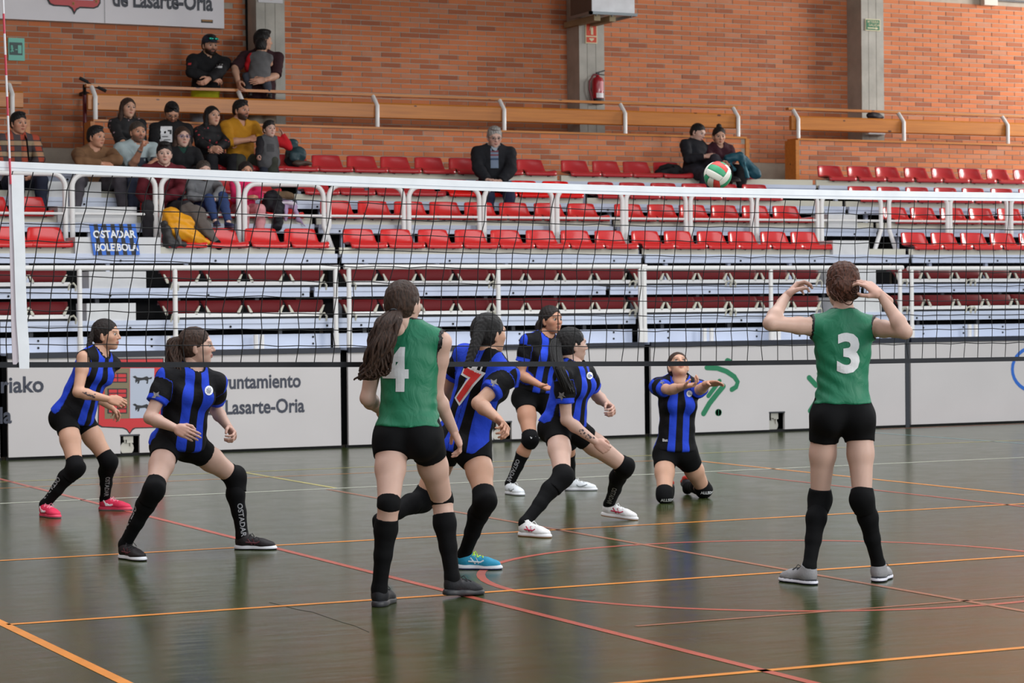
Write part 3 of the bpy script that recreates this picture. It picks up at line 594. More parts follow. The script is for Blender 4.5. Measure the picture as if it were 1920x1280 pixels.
def trim_mat(name, rgb, trim):
    g = N(name); a = g.n('Attribute', attribute_name='tx'); s = g.n('SeparateXYZ'); g.l(a, s, 1)
    c = g.mix(g.math('GREATER_THAN', (s, 1), .97), rgb, trim); g.out(c)
    tc = g.n('TexCoord'); mp = g.n('Mapping'); mp.inputs['Scale'].default_value = (1, 1, .6); g.l(tc, mp, 3); n = g.n('TexNoise', i_Scale=13., i_Detail=3., i_Distortion=1.); g.l(mp, n); bp = g.n('Bump'); bp.inputs['Strength'].default_value = .4; bp.inputs['Distance'].default_value = .025; g.l(n, bp, 0, 'Height'); g.out(bp, 'Normal'); g.b.inputs['Roughness'].default_value = .55; return g.m
JBLUE = jersey_mat(); JGREEN = trim_mat('jersey_green', (14, 112, 78), (14, 14, 16))
def plaid_mat():
    g = N('plaid'); a = g.n('Attribute', attribute_name='tx'); s = g.n('SeparateXYZ'); g.l(a, s, 1)
    fx = g.math('FRACT', g.math('ADD', g.math('DIVIDE', (s, 0), .16), 50)); fy = g.math('FRACT', g.math('MULTIPLY', (s, 1), 4.)); c = g.mix(g.math('LESS_THAN', fx, .5), (160, 66, 44), (70, 60, 62))
    d = g.mix(g.math('LESS_THAN', fy, .5), c, g.mix(.5, c, (196, 172, 132))); d = g.mix(g.math('LESS_THAN', g.math('FRACT', g.math('MULTIPLY', (s, 1), 8.)), .2), d, (60, 50, 52)); g.out(d); g.b.inputs['Roughness'].default_value = .85; return g.m
def floral_mat(name, dot, thr):
    g = N(name); tc = g.n('TexCoord'); v = g.n('TexVoronoi', i_Scale=13.); g.l(tc, v, 3); n = g.n('TexNoise', i_Scale=30., i_Detail=3.); g.l(tc, n, 3)
    m = g.math('LESS_THAN', g.math('ADD', v, g.math('MULTIPLY', n, .35)), thr); g.out(g.mix(m, (20, 19, 22), dot)); g.b.inputs['Roughness'].default_value = .75; return g.m
def stripe_mat():
    g = N('striped_jumper'); a = g.n('Attribute', attribute_name='tx'); s = g.n('SeparateXYZ'); g.l(a, s, 1); r = g.n('ValToRGB'); r.color_ramp.interpolation = 'CONSTANT'; e = r.color_ramp.elements
    L = [(0, (86, 98, 116)), (.12, (140, 156, 172)), (.2, (44, 66, 92)), (.3, (150, 164, 178)), (.42, (120, 62, 70)), (.5, (150, 160, 172)), (.62, (110, 50, 58)), (.72, (120, 136, 156)), (.9, (150, 160, 170))]
    while len(e) < len(L): e.new(.5)
    for el, (p, c) in zip(e, L): el.position = p; el.color = (*lin(c), 1)
    g.l(s, r, 1); g.out(r); g.b.inputs['Roughness'].default_value = .85; return g.m

# --- head, hands, shoes: made once, then placed
def head_tpl(sex, h):
    m = sex == 'm'; j = 1.08 if m else 1.
    P = [ell((0, -.012, .034), (.074, .094, .086), k=.02), ell((0, .028, -.008), (.062*j, .066, .086), k=.03), ell((0, .03, -.058), (.050*j, .056, .044), k=.03), ell((0, .066, -.088), (.022*j, .02, .017), k=.02),
         cone((-.034, .079, .031), (.034, .079, .031), .0135 if m else .011, .0135 if m else .011, .02), ell((.042, .055, -.014), (.022, .022, .022), k=.025), ell((-.042, .055, -.014), (.022, .022, .022), k=.025),
         cone((0, .09, .02), (0, .109, -.018), .007, .0105, .012), sph((.011, .097, -.022), .0075, .008), sph((-.011, .097, -.022), .0075, .008)]
    P += [cone((-.02, .083, -.0485), (0, .0945, -.0465), .005, .0062, .004), cone((.02, .083, -.0485), (0, .0945, -.0465), .005, .0062, .004), cone((-.017, .083, -.0575), (0, .092, -.0585), .005, .0075, .004), cone((.017, .083, -.0575), (0, .092, -.0585), .005, .0075, .004)]
    for s in (-1, 1): P += [ell((s*.074*(1.02 if m else 1), -.008, -.004), (.009, .018, .031), frame((s*.45, 1, 0), (0, 0, 1)), k=.006), ell((s*.07, .0, -.03), (.008, .01, .012), k=.008)]
    nr = .056 if m else .046
    P += [cone((0, -.018, -.05), (0, -.03, -.125), nr, nr*1.02, .02)]
    S = [ell((s*.032, .093, .010), (.0165, .012, .0095), k=.03) for s in (-1, 1)]
    V, Q = surf(P, h, S)
    A = np.zeros((len(V), 3)); x, y, z = np.abs(V[:, 0]), V[:, 1], V[:, 2]; f = y > .06
    A[:, 0] = f*np.clip(1.25-np.sqrt((x/.021)**2+((z+.053)/.0095)**2), 0, .3)/.3*.75
    A[:, 1] = f*np.clip(1-np.abs(z-.0295-.004*np.sin((x-.012)*60))/.0055, 0, 1)*((x > .012) & (x < .05))*.9
    A[:, 1] = np.maximum(A[:, 1], f*np.clip(1-np.abs(z-.0175+3*(x-.032)**2*10*.6)/.0032, 0, 1)*((x > .017) & (x < .047))*.8)
    A[:, 2] = f*np.clip(1-np.sqrt(((x-.04)/.03)**2+((z+.025)/.03)**2), 0, 1)*.7+f*np.clip(1-np.sqrt((x/.016)**2+((z+.016)/.018)**2), 0, 1)*.6
    beard = np.clip((-.018-z)/.02, 0, 1)*((y > -.005) & (z > -.12))*np.clip((y+.005)/.02, 0, 1)*(1-A[:, 0])
    return V, Q, A, beard
def hand_tpl(pose, h):
    C = dict(relaxed=(22, 34, 24, 20), loose=(38, 52, 34, 30), fist=(78, 92, 55, 60), flat=(4, 8, 6, 5), cup=(30, 40, 25, 25))[pose]
    rot = lambda a: np.array([[1, 0, 0], [0, math.cos(a), math.sin(a)], [0, -math.sin(a), math.cos(a)]])
    P = [ell((0, .045, -.002), (.036, .05, .0135), k=.015), cone((0, -.05, 0), (0, .01, 0), .0235, .0225, .015)]
    for i, (x, y, L, r) in enumerate(((.027, .088, (.041, .025, .020), .0086), (.009, .094, (.045, .029, .021), .0088), (-.010, .090, (.042, .027, .021), .0084), (-.027, .080, (.033, .02, .018), .0075))):
        P.append(cone((x*.7, .02, 0), (x, y, 0), .012, .0105, .012)); p = V3(x, y, 0); a = 0; sp = V3(x*.10/.027, 0, 0)
        for q in range(3):
            a += math.radians(C[q]*(1+.08*i)); d = V3(sp[0]*(.6 if pose == 'flat' else .25), math.cos(a), -math.sin(a)); e = p+nrm(d)*L[q]; P.append(cone(p, e, r*(1-.08*q), r*(.92-.1*q), .004)); p = e
    a = math.radians(C[3]); t0 = V3(.022, .018, -.006); t1 = V3(.045, .045, -.016-.02*math.sin(a)); t2 = t1+nrm((.35-.9*math.sin(a)*.6, .8, -.35-.5*math.sin(a)))*.032; t3 = t2+nrm((-.1-.7*math.sin(a), .8, -.3-.4*math.sin(a)))*.026
    P += [cone(t0, t1, .015, .0115, .012), cone(t1, t2, .0108, .0098, .004), cone(t2, t3, .0095, .0078, .004)]
    return surf(P, h)
_T = {}
def tpl(key, f):
    if key not in _T: _T[key] = f()
    return _T[key]
SHOE_U = [ell((0, .05, .048), (.035, .048, .052), k=.03), cone((0, .07, .05), (0, .17, .036), .038, .036, .03), ell((0, .2, .03), (.043, .062, .03), k=.03), cone((0, .052, .06), (0, .048, .105), .038, .040, .02)]
def shoe_tpl(h):
    U = surf(SHOE_U, h, [cone((0, .052, .085), (0, .048, .16), .031, .034, .005)], [((0, 0, .018), (0, 0, -1)), ((0, .05, .098), (0, -.35, .94))])
    S = surf([ell((0, .05, .012), (.040, .056, .035), k=.03), ell((0, .12, .012), (.037, .09, .03), k=.03), ell((0, .2, .012), (.047, .074, .028), k=.03)], h, (), [((0, 0, .03), (0, -.03, 1)), ((0, 0, 0), (0, 0, -1))])
    return U, S
class Rig: pass
def put(V, R, o, s=1.): return np.asarray(V)@(np.asarray(R).T*s)+o
def decal(name, txt, root, target, o, right, up, nrm_, size, m, bold=.0, sx=1., cut=.02, lift=.0025, V=None, F=None):
    """flat lettering laid onto a curved surface by projection along its normal"""
    if V is None: V, F = text_mesh(txt, size, bold, sx, cut)
    o, right, up, nn = (np.asarray(q, float) for q in (o, right, up, nrm_)); P = []; ok = []
    for x, y in V:
        q = o+right*x+up*y; h = target.ray_cast(Vector(q+nn*.25), Vector(-nn), .6); ok.append(h[0] is not None); P.append(np.array(h[0])+nn*lift if h[0] is not None else q)
    F = [f for f in F if all(ok[i] for i in f)]
    if not F: return
    P = np.array(P)-root.location; return link(name, pmesh(name, P, F, m), root)
def blob(root, name, VQ, mats, attrs=None):
    V, Q = VQ; o = link(name, pmesh(name, np.asarray(V)-np.array(root.location), Q, mats, None, True, attrs), root); return o
def bvh(VQ): return BVHTree.FromPolygons([tuple(v) for v in VQ[0]], [tuple(q) for q in VQ[1]])
def solve_mid(a, b, px, la, lb, bias):
    """middle joint on the photo's ray so that both bone lengths fit best; bias +: nearer the camera"""
    z0 = (depth(a)+depth(b))/2; best = None
    for z in np.linspace(z0-.5, z0+.5, 201):
        p = D(px[0], px[1], z); e = (np.linalg.norm(p-a)-la)**2+(np.linalg.norm(p-b)-lb)**2-bias*.02*(z0-z)
        if best is None or e < best[0]: best = (e, p)
    return best[1]
def solve_end(a, px, l, sg):
    """joint on the photo's ray at bone length l from a; sg>0 the nearer solution, <0 the farther"""
    d = ray(*px); q = CAM-a; A = d@d; B = q@d; C = q@q-l*l; disc = B*B-A*C
    t = (-B-sg*math.sqrt(disc))/A if disc > 0 else -B/A; p = CAM+d*t
    if disc <= 0: p = a+nrm(p-a)*min(l*1.06, np.linalg.norm(p-a))
    return p
def person(label, sex='f', S=1., skin='fair', hair='dark', hs='tied', pel=None, pyaw=0, neck=None, cyaw=None, head=None, hyaw=0, hpitch=0, hroll=0, hips=None, legs=None, arms=None, hands=('relaxed', 'relaxed'),
           top=None, bottom=None, feet=None, hd=.0082, hh=.0036, bust=1., girth=1., pony=None, beard=0., group=None, seated=None, sock=None, pads=None, shoes=None, armyaw=(None, None), extra=None, headS=None, scl=1., gaze=0):
    """pel,neck,head: world points; legs/arms: {'L':(mid,end),'R':...}; feet: {'L':(point under the sole's middle, yaw, heel lift)}"""
    g = Rig(); f = sex == 'f'; cyaw = pyaw if cyaw is None else cyaw; headS = headS or S; g.S = S
    sp = nrm(neck-pel); Rp = frame(yaw(pyaw), nrm(UPV*1.4+sp)); Rc = frame(yaw(cyaw), sp); Rh = frame(yaw(hyaw, hpitch), UPV*math.cos(math.radians(hroll))+nrm(np.cross(UPV, yaw(hyaw)))*math.sin(math.radians(hroll)))
    g.Rp, g.Rc, g.Rh, g.pel, g.neck, g.head = Rp, Rc, Rh, pel, neck, head; L = lambda R, o, x, y, z: o+R@(V3(x, y, z)*S)
    sw = (.165 if f else .195)*scl; g.sh = {s: L(Rc, neck, k*sw, -.0, -.055) for s, k in (('L', -1), ('R', 1))}
    if extra and 'sh' in extra:
        for s, v in extra['sh'].items(): g.sh[s] = g.sh[s]+Rc@(V3(*v)*S)
    g.hip = {s: L(Rp, pel, k*.088, 0, -.03) for s, k in (('L', -1), ('R', 1))}
    A, Lg = arms, legs
    # ---- torso
    lerp = lambda t: pel+(neck-pel)*t; Rm = frame(nrm(Rp[:, 1]+Rc[:, 1]), sp); w = girth
    T = [ell(L(Rp, pel, 0, -.005, .02), (.152*S*w, .112*S*w, .105*S), Rp, .05), ell(L(Rp, pel, .075, -.062, -.035), V3(.088, .085, .092)*S*w, Rp, .04), ell(L(Rp, pel, -.075, -.062, -.035), V3(.088, .085, .092)*S*w, Rp, .04),
         ell(lerp(.36), V3(.122 if f else .148, .092 if f else .108, .15)*S*w, Rm, .06), ell(L(Rc, lerp(.68), 0, -.005, 0), V3(.142 if f else .168, .10 if f else .118, .17)*S*(1+(w-1)*.7), Rc, .06),
         cone(g.sh['L'], lerp(.9), .050*S, .07*S, .05), cone(g.sh['R'], lerp(.9), .050*S, .07*S, .05), cone(L(Rc, neck, .1, -.02, -.03), L(Rc, neck, 0, -.015, .03), .04*S, .045*S, .04), cone(L(Rc, neck, -.1, -.02, -.03), L(Rc, neck, 0, -.015, .03), .04*S, .045*S, .04)]
    if f and bust: T += [ell(L(Rc, lerp(.66), k*.066, .078, 0), V3(.062, .058, .062)*S*bust, Rc, .035) for k in (1, -1)]
    hb = L(Rh, head, 0, -.028, -.075); nr = (.046 if f else .056)*headS
    NK = [cone(L(Rc, neck, 0, -.01, -.03), hb, nr*1.12, nr*1.03, .04)]
    # ---- limbs
    LA = {}; LL = {}
    for s in 'LR':
        if A.get(s):
            e, wv = A[s]; u = .046*S*(1 if f else 1.12)*w**.5; m = g.sh[s]+(e-g.sh[s])*.35; fm = e+(wv-e)*.28
            LA[s] = [cone(g.sh[s], m, u*1.10, u*1.02, .025), cone(m, e, u*1.0, u*.80, .02), cone(e, fm, u*.80, u*.87, .02), cone(fm, wv, u*.85, u*.54, .02)]
        if Lg.get(s):
            kn, an = Lg[s]; h0 = g.hip[s]; t = .086*S*w*(1 if f else .98); m = h0+(kn-h0)*.45; cm = kn+(an-kn)*.3; bk = nrm(np.cross(np.cross(kn-h0, an-kn), an-h0)); bk = -nrm((kn-(h0+an)/2)); bk = bk-nrm(an-kn)*(bk@nrm(an-kn))
            if np.linalg.norm(bk) < .3: bk = -Rp[:, 1]
            bk = nrm(bk)
            LL[s] = [cone(h0, m, t, t*.86, .045), cone(m, kn, t*.86, t*.62, .03), cone(kn, cm+bk*.012*S, t*.60, t*.63, .02), cone(cm+bk*.012*S, kn+(an-kn)*.6+bk*.004*S, t*.62, t*.47, .02), cone(kn+(an-kn)*.6, an, t*.46, t*.385, .02), cone(an, an-UPV*.03*S, t*.40, t*.42, .02)]
    prims = T+NK+sum(LL.values(), [])+sum(LA.values(), [])
    base = pel.copy(); base[2] = min([Lg[s][1][2]-.085*S for s in Lg if Lg[s]]+[pel[2]-.3])
    V, Q = surf(prims, hd, (), [])
    parts = [(V, Q, np.zeros((len(V), 3)))]
    HV, HQ, HA, HB = tpl(('h', sex, hh), lambda: head_tpl(sex, hh)); ha = HA.copy()
    if beard: ha[:, 1] = np.maximum(ha[:, 1], HB*beard)
    parts.append((put(HV, Rh, head, headS), HQ, ha))
    for s, pose in zip('LR', hands):
        if not A.get(s) or pose is None: continue
        e, wv = A[s]; fw_ = nrm(wv-e); an = armyaw[0 if s == 'L' else 1]
        if an is not None: fw_ = nrm(fw_+np.asarray(an[0])*an[2]); pn = np.asarray(an[1])
        else: pn = Rc[:, 0]*(1 if s == 'L' else -1)*.8-UPV*.3
        pn = nrm(pn-fw_*(pn@fw_)); mir = 1 if s == 'L' else -1                 # the template is a left hand: palm -z, thumb +x
        XV, XQ = tpl(('hand', pose, hh), lambda: hand_tpl(pose, .0028 if hh < .004 else .0038)); R_ = np.stack([np.cross(fw_, -pn), fw_, -pn], 1)
        parts.append((put(XV*[mir, 1, 1], R_, wv, S*1.02), XQ if mir > 0 else XQ[:, ::-1], np.zeros((len(XV), 3))+[0, 0, .25]))
    V = np.concatenate([p[0] for p in parts]); o = 0; Qs = []
    for p in parts: Qs.append(p[1]+o); o += len(p[0])
    root = link('person', pmesh('person', V-base, np.concatenate(Qs), SKIN[skin], None, True, {'paint': np.concatenate([p[2] for p in parts])}), None, tuple(base)); tag(root, label, 'person', group)
    g.root = root; g.Lg = Lg; g.A = A
    # ---- eyes
    for k in (1, -1):
        c = put([(k*.032, .0795, .010)], Rh, head, headS)[0]; V_, Q_ = tpl('eye', lambda: surf([sph((0, 0, 0), .0125, 0)], .0016)); mi = (V_[Q_].mean(1)[:, 1] > .0088).astype(int)
        o_ = link('eye', pmesh('eye', put(V_, Rh@np.array(Matrix.Rotation(math.radians(gaze), 3, 'X')), c, headS)-base, Q_, [EYEW, EYED], mi, True), root)
    # ---- hair
    hl = lambda x, y, z: put([(x, y, z)], Rh, head, headS)[0]; hP = []; hS = []
    E_ = lambda c, r, k=.02: ell(hl(*c), V3(*r)*headS, Rh, k)
    CUT = [(hl(0, 0, -.034), nrm(-Rh[:, 2]*.93+Rh[:, 1]*.40))]; pl = CUT
    if hs in ('tied', 'bun', 'long', 'straight', 'top'):
        hP = [E_((0, -.014, .040), (.0815, .102, .0905)), E_((0, -.028, .0), (.0800, .087, .077))]
        hS = [E_((0, .106, -.040), (.066, .084, .120), .02)]+([E_((k*.080, .03, -.05), (.03, .05, .055), .01) for k in (1, -1)] if hs not in ('long', 'straight') else [])
        pl = [(hl(0, 0, -.05), nrm(-Rh[:, 2]*.93+Rh[:, 1]*.45))] if hs not in ('long', 'straight') else []
        if hs in ('long', 'straight'):
            for k in (1, -1): hP += [cone(hl(k*.064, -.006, .06), hl(k*.079, -.012, -.09), .024*headS, .027*headS, .03), cone(hl(k*.079, -.012, -.09), hl(k*.084, .0, -.21), .030*headS, .020*headS, .03)]
            hP += [cone(hl(0, -.07, .0), hl(0, -.08, -.17), .07*headS, .06*headS, .03)]
        if hs == 'bun': hP += [E_((-.018, -.108, .012), (.052, .042, .05), .015), E_((.02, -.1, -.035), (.035, .03, .03), .015), E_((-.045, -.09, -.03), (.03, .03, .035), .015), E_((0, -.03, .07), (.082, .09, .075))]
        if hs == 'top': hP += [E_((0, -.02, .135), (.034, .036, .03), .015)]
    else:
        hP = [E_((0, -.014, .043), (.0825 if hs != 'crop' else .081, .1015, .0925 if hs != 'crop' else .088)), E_((0, -.026, .0), (.0825 if hs != 'crop' else .081, .085, .077))]; hS = [E_((0, .110, -.050), (.066 if hs != 'crop' else .071, .085, .126 if hs != 'quiff' else .121), .02)]+[E_((k*.086, .048, -.055), (.03, .042, .055), .01) for k in (1, -1)]
        if hs == 'quiff': hP += [E_((0, .052, .112), (.058, .046, .030)), E_((0, .0, .118), (.064, .07, .030))]
        if hs == 'short': hP += [E_((0, .03, .112), (.055, .055, .022))]
    if hP: blob(root, 'hair', surf(hP, hh*1.2, hS, pl, wob=.0026 if hs in ('short', 'quiff', 'crop', 'bun') else .0013, fine=1), HAIR[hair])
    if pony: pony(g, root, hl, headS, HAIR[hair])
    # ---- clothes
    cl = lambda pr, d: [(p[0], p[1], p[2]+d if p[0] == 'e' else p[2], p[3]+d if p[0] == 'c' else p[3], p[4]+d if p[0] == 'c' else p[4], p[5], p[6]) for p in pr]
    def cutcone(p, t, d, k=None, flare=0):
        """copy of a cone-chain limb ended flat at point t (world), normal along d"""
        return (p[0], p[1], p[2], p[3], p[4]+flare, p[5] if k is None else k, [(t, d)])
    g.cl = cl; g.T = T; g.LA = LA; g.LL = LL
    def txattr(V, sleeves, hole=(), tp_={}):
        Pn = (V-pel)@sp/np.linalg.norm(neck-pel); t = np.clip(Pn, 0, 1); ax_ = Rp[:, 0][None]*(1-t[:, None])+Rc[:, 0][None]*t[:, None]
        q = pel+(neck-pel)*t[:, None]; fw2 = Rp[:, 1][None]*(1-t[:, None])+Rc[:, 1][None]*t[:, None]; yy = ((V-q)*fw2).sum(1); X = .16*np.arctan2(((V-q)*ax_).sum(1), np.where(yy >= 0, np.maximum(yy, .1), np.minimum(yy, -.1))) if sleeves is not None or tp_.get('arc') else ((V-q)*ax_).sum(1)/S; Z = np.zeros(len(V))-1
        if sleeves is not None:
            dT = evalp(T, V)
            for s in 'LR':
                if s not in LA: continue
                dA = evalp(LA[s], V); e = A[s][0]; d = e-g.sh[s]; tt = ((V-g.sh[s])@d)/(d@d)/max(sleeves, .01); Z = np.where((dA < dT-.004) & (tt > -.05), np.maximum(tt, 0), Z)
        Y = Pn.copy(); Y = np.clip(Y, -.2, .96)
        for hz in hole: Y = np.where(hz(V), 1., Y)
        return np.stack([X, Y, Z], 1)
    g.tx = txattr; tops = top if isinstance(top, list) else [top]
    for tp in tops:
        if not tp: continue
        d = tp.get('d', .011)*S; sl = tp.get('sleeve', .55); hem = tp.get('hem', -.10); pr = cl(T, d)
        pr.append(ell(lerp(.2), V3(.142 if f else .165, .112 if f else .125, .2)*S*w*tp.get('loose', 1.), Rm, .06)); pr.append(ell(L(Rp, pel, 0, -.005, -.04), V3(*tp.get('skirt', (.165, .125, .12)))*S*w*tp.get('loose', 1.), Rp, .06)) if hem < .065 and tp.get('skirt') or hem < -.02 else None
        subs = [cone(L(Rc, neck, 0, .012, -.005), L(Rc, neck, 0, .0, .2), tp.get('nk', .062)*S, .09*S, .004)] if tp.get('collar', 1) else []
        if tp.get('vneck'): subs.append(cone(L(Rc, neck, 0, .09, -.06), L(Rc, neck, 0, .08, .1), .02*S, .07*S, .004))
        hn = nrm(Rp[:, 2]*(1-tp.get('hs', .5))+sp*tp.get('hs', .5)); pr = [x[:6]+([(pel+hn*hem*S, -hn)],) for x in pr]; pls = []; hole = []
        if sl <= 0:
            for s, k in (('L', -1), ('R', 1)):
                n_ = nrm(Rc[:, 0]*k+Rc[:, 2]*.28); pt = g.sh[s]-Rc[:, 0]*k*.014*S; 
                e = A[s][0]; subs.append(cone(g.sh[s]+Rc[:, 0]*k*.03*S, g.sh[s]+nrm(e-g.sh[s])*.09*S+Rc[:, 0]*k*.02*S, .060*S, .058*S, .004)); hc = subs[-1]
                hole.append(lambda V, hc=hc: dist(hc, V[:, 0], V[:, 1], V[:, 2]) < .013)
            nk = subs[0]; hole.append(lambda V, nk=nk: dist(nk, V[:, 0], V[:, 1], V[:, 2]) < .012)
        else:
            if subs: nk = subs[0]; hole.append(lambda V, nk=nk: dist(nk, V[:, 0], V[:, 1], V[:, 2]) < .008)
            for s in 'LR':
                if s not in LA: continue
                e, wv = A[s]; sd = tp.get('sd', .016)*S; q = cl(LA[s], sd)
                if sl <= 1:
                    t_ = g.sh[s]+(e-g.sh[s])*sl; n_ = nrm(e-g.sh[s]); pr += [cutcone(q[0], t_, n_), cutcone(q[1], t_, n_, flare=.008*S)] if sl > .36 else [cutcone(q[0], t_, n_)]
                else:
                    t_ = e+(wv-e)*(sl-1); n_ = nrm(wv-e); pr += [q[0], q[1], cutcone(q[2], t_, n_), cutcone(q[3], t_, n_)]
        VQ = surf(pr, hd*.92, subs, pls, wob=tp.get('wob', .0016), fold=tp.get('fold')); g.top = VQ
        at = {'tx': txattr(VQ[0], sl if tp.get('stripes') else None, hole)}
        blob(root, tp.get('name', 'jersey'), VQ, tp['m'], at)
    if bottom:
        d = bottom.get('d', .008)*S; ln = bottom.get('len', .36); pr = [p for p in cl(T[:3], d)]+[ell(lerp(.16), V3(.140 if f else .152, .105 if f else .115, .09)*S*w+d, Rm, .05)]
        pr = [x[:6]+([(lerp(.25), sp)],) for x in pr]
        for s in 'LR':
            if s not in LL: continue
            kn, an = Lg[s]; h0 = g.hip[s]; q = cl(LL[s], d)
            if ln <= 1: t_ = h0+(kn-h0)*ln; n_ = nrm(kn-h0+Rp[:, 0]*(.25 if s == 'R' else -.25)*.0); pr += [cutcone(q[0], t_, n_), cutcone(q[1], t_, n_)][:1 if ln < .4 else 2]
            else: t_ = kn+(an-kn)*(ln-1); n_ = nrm(an-kn); pr += [q[0], q[1]]+[cutcone(x, t_, n_) for x in cl(q[2:5], bottom.get('flare', .006)*S)]
        VQ = surf(pr, hd*.92, (), [], wob=bottom.get('wob', .0008)); blob(root, bottom.get('name', 'shorts'), VQ, bottom['m']); g.bottom = VQ
    for s in 'LR':
        if s not in LL: continue
        kn, an = Lg[s]; h0 = g.hip[s]; n_ = nrm(an-kn); nt = nrm(kn-h0); fr = kn-(h0+an)/2; fr = fr-n_*(fr@n_); fr = nrm(fr) if np.linalg.norm(fr) > .03 else Rp[:, 1]
        if sock and sock.get(s, sock.get('*')):
            so = sock.get(s, sock.get('*')); q = cl(LL[s][2:], .0045*S); a0 = kn+(an-kn)*so['a']; pr = [(x[0], x[1], x[2], x[3], x[4], x[5], [(a0, -n_)]) for x in q]
            VQ = surf(pr, hd*.8); blob(root, 'sock', VQ, so.get('m', BLACKC)); g.__dict__['sock'+s] = VQ
        if pads and pads.get(s, pads.get('*')):
            pd_ = pads.get(s, pads.get('*')); up_, dn, pt_ = pd_['up']*S, pd_['dn']*S, pd_.get('th', .009)*S; r = .086*S*w
            pr = [cone(kn-nt*(up_+.03), kn, r*.66+pt_*.9, r*.62+pt_, .03 if pt_ > .0065 else .004, [(kn-nt*up_, -nt)]), cone(kn, kn+n_*(dn+.03), r*.62+pt_, r*.62+pt_*.9, .03 if pt_ > .0065 else .004, [(kn+n_*dn, n_)])]
            if pd_.get('bulge', 1): pr.append(ell(kn+fr*.030*S+n_*.005, V3(.058, .04, .075)*S, frame(fr, n_), .03))
            su = [ell(kn-fr*.075*S+n_*pd_['hole']*S, V3(.06, .05, .028)*S, frame(fr, n_), .004)] if 'hole' in pd_ else []
            VQ = surf(pr, hd*.8, su, wob=.0008); blob(root, 'knee_pad', VQ, pd_.get('m', BLACKC)); g.__dict__['pad'+s] = VQ
        if shoes and feet and feet.get(s) is not None:
            pt, fy, lift = feet[s][:3]; R_ = frame(yaw(fy), UPV)
            if lift: R_ = R_@np.array(Matrix.Rotation(math.radians(-lift), 3, 'X'))
            if len(feet[s]) > 3: R_ = feet[s][3]
            sh = shoes; k = S*1.0; (UV, UQ), (SV, SQ) = tpl(('shoe', hd), lambda: shoe_tpl(.0042 if hd < .01 else .006)); org = pt-R_@(V3(0, .13, 0)*k)
            u = blob(root, 'shoe', (put(UV, R_, org, k), UQ), sh['m']); link('sole', pmesh('sole', put(SV, R_, org, k)-base, SQ, [sh.get('sole', EYEW), sh.get('sole2', sh.get('sole', EYEW)), sh.get('sole3', sh.get('sole', EYEW))], np.digitize(SV[SQ].mean(1)[:, 2], [.0085, .0225]), True), u)
            if hd < .011:
                lc = MB(); tg = bvh((put(UV, R_, org, k), UQ))
                for i, yy in enumerate((.105, .122, .139, .156)):
                    pts = []
                    for x in np.linspace(-.024, .024, 7):
                        q = put([(x, yy+(.006 if i % 2 else -.006)*x/.024, .2)], R_, org, k)[0]; hit = tg.ray_cast(Vector(q), Vector(-R_[:, 2]), .4); 
                        if hit[0]: pts.append(np.array(hit[0])+R_[:, 2]*.002-base)
                    if len(pts) > 2: lc.tube(pts, .0028*k, 5)
                b0 = put([(0, .097, .083)], R_, org, k)[0]-base
                for k_ in (1, -1): lc.tube([b0, b0+R_@V3(k_*.025, .01, .018), b0+R_@V3(k_*.04, .02, -.005)], .0024, 5)
                if lc.V: link('lace', lc.mesh('lace', sh.get('lace', EYEW)), u)
                if sh.get('mark'):
                    for sd in (1, -1):
                        for st in sh['mark']:
                            P_ = []
                            for x, z in st:
                                q = put([(sd*.2, x, z)], R_, org, k)[0]; hit = tg.ray_cast(Vector(q), Vector(-R_[:, 0]*sd), .4)
                                if hit[0]: P_.append(np.array(hit[0])+R_[:, 0]*sd*.0015-base)
                            if len(P_) > 1: link('shoe_stripe', MB().tube(P_, sh.get('mw', .0045), 5, flat=.5).mesh('shoe_stripe', sh['mm']), u)
    return g
